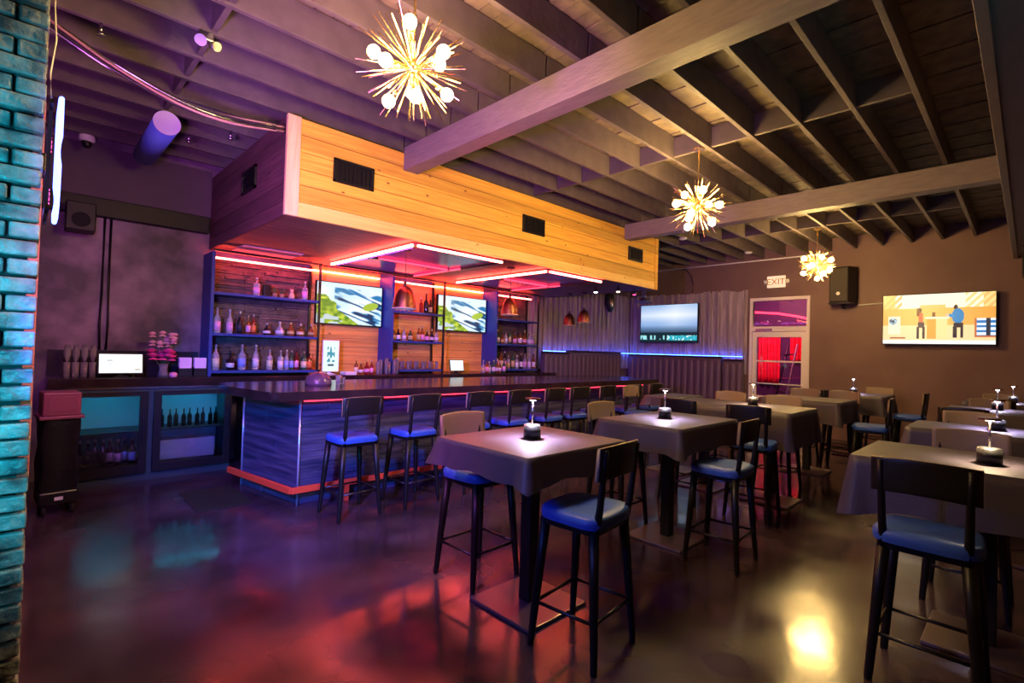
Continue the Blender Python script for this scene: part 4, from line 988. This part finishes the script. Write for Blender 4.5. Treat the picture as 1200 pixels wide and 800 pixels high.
# ------------------------------------------------------------ tables, cloths, lamps
def table(x0, x1, y0, y1, where, lamp=None, warm=False, drop=.17, lp=40, plates=1, ce=.018):
    cx, cy = (x0+x1)/2, (y0+y1)/2; w_, d_ = x1-x0, y1-y0
    t = thing('pub_table', 'high black pedestal table '+where, 'table', (cx, cy, 0), 0, 'high tables')
    MB().box(-w_/2+.02, w_/2-.02, -d_/2+.02, d_/2-.02, 1.035, 1.062, bevel=.004).build('tabletop', 'black', t)
    offs = [0] if plates == 1 else [-d_*.27, d_*.27]
    for q in offs:
        MB().box(-.27, .27, q-.27, q+.27, .0, .022, bevel=.006).build('base_plate', M('base_plate_metal', (.20, .15, .16), .32, metal=.6), t)
        MB().box(-.045, .045, q-.045, q+.045, .022, 1.0, bevel=.008).build('pedestal', 'black', t)
        MB().box(-.2, .2, q-.2, q+.2, 1.0, 1.035).build('top_mount', 'black', t)
    # cloth
    P_ = []; hw, hd = w_/2+.004, d_/2+.004
    per = [(-hw, -hd), (hw, -hd), (hw, hd), (-hw, hd)]; n = 28; loop = []
    for k in range(4):
        a, b_ = per[k], per[(k+1) % 4]
        for i in range(n):
            f = i/n; L = math.hypot(b_[0]-a[0], b_[1]-a[1]); s = f*L; e = min(s, L-s)
            nx, ny = (b_[1]-a[1])/L, -(b_[0]-a[0])/L
            loop.append((a[0]+(b_[0]-a[0])*f, a[1]+(b_[1]-a[1])*f, nx, ny, e, i == 0, k))
    rnd = random.Random(int(cx*31+cy*17)); ph = rnd.uniform(0, 6)
    b = MB(); rows = []; ctr = []
    for lv in range(7):
        ring = []
        for idx, (px, py, nx, ny, e, corner, k) in enumerate(loop):
            near = max(0, 1-e/.30); dr_ = drop+ce*near**1.3+.008*math.sin(idx*.5+ph)
            v = lv/6; out = .006+.012*v+v*((.02+.08*drop)*near*near+.006*math.sin(idx*.45+ph)*(1-near))
            if corner:
                pk = loop[idx-1]; ox, oy = (nx+pk[2]), (ny+pk[3]); m_ = .055*v+.006
                ring.append(b.bm.verts.new((px+ox*m_, py+oy*m_, 1.068-dr_*v-.004*(lv > 0))))
            else:
                # fold dips in beside each corner
                dip = -.02*v*math.exp(-((e-.10)/.05)**2)
                ring.append(b.bm.verts.new((px+nx*(out+dip), py+ny*(out+dip), 1.068-dr_*v-.004*(lv > 0))))
        rows.append(ring)
    N_ = len(loop)
    for a, c in zip(rows, rows[1:]):
        for i in range(N_):
            f = b.bm.faces.new((a[i], a[(i+1) % N_], c[(i+1) % N_], c[i])); f.smooth = True
    f = b.bm.faces.new(rows[0]); f.smooth = False
    cl = b.build('tablecloth', 'cloth', None, (cx, cy, .0)); tag(cl, 'black cloth over the high table '+where, 'tablecloth', 'black tablecloths')
    if lamp:
        lx, ly = lamp
        l = thing('table_lamp', 'cordless disc topped lamp %s' % where.replace('standing ', 'on the table '), 'table lamp', (lx, ly, 1.0695), 0, 'table lamps')
        MB().cyl((0, 0, 0), (0, 0, .006), .066, seg=28).cyl((0, 0, .006), (0, 0, .088), .056, seg=28).build('drum_base', 'black', l)
        MB().lathe([(.056, .086), (.052, .094), (.03, .095), (0, .095)], seg=28).build('base_top', 'steel', l)
        MB().cyl((0, 0, .095), (0, 0, .255), .006, seg=10).build('stem', 'chrome', l)
        MB().cyl((0, 0, .255), (0, 0, .267), .052, .050, seg=28).build('shade_disc', M('smoked_disc', (.10, .03, .03), .25), l)
        MB().cyl((0, 0, .249), (0, 0, .2545), .02, seg=18).build('diffuser', 'led_warm' if warm else 'led_white', l)
        light('SPOT', 'lamp_light', (0, 0, .245), (1, .74, .42) if warm else (.80, .72, 1), lp*1.5, .02, (0, 0, 0), parent=l, angle=150, blend=1).rotation_euler = (0, 0, 0)
table(1.97, 2.88, 1.88, 2.68, 'standing nearest the camera before the bar', (2.41, 2.27), False, .16, 75)
table(3.70, 4.76, 1.90, 2.66, 'standing second in the row beyond the nearest table', (4.20, 2.31), False, .21, 65)
table(5.80, 6.74, 1.76, 3.24, 'standing as a long pair', (6.37, 2.34), True, .38, 80, plates=2)
table(7.92, 8.82, 1.80, 2.80, 'standing square in front of the glass door', None, True, .3)
table(10.02, 10.95, 1.66, 2.64, 'standing last in the left row by the brown wall', (10.47, 2.16), False, .3, 40)
table(6.36, 7.16, 3.36, 3.80, 'standing small between the long table and the bar', None, False, .12)
table(3.68, 4.50, -.42, .76, 'standing largest at the right edge of the picture', (4.01, .16), True, .30, 40, ce=.05)
table(5.72, 6.48, -.42, .77, 'standing second in the right hand row', (6.15, .20), False, .25, 65)
table(8.10, 9.30, -.42, .76, 'standing third in the right hand row', (8.99, .29), False, .2, 40)
table(10.50, 11.30, -.42, .72, 'standing last in the right hand row near the wall', (10.92, .18), False, .2, 40)
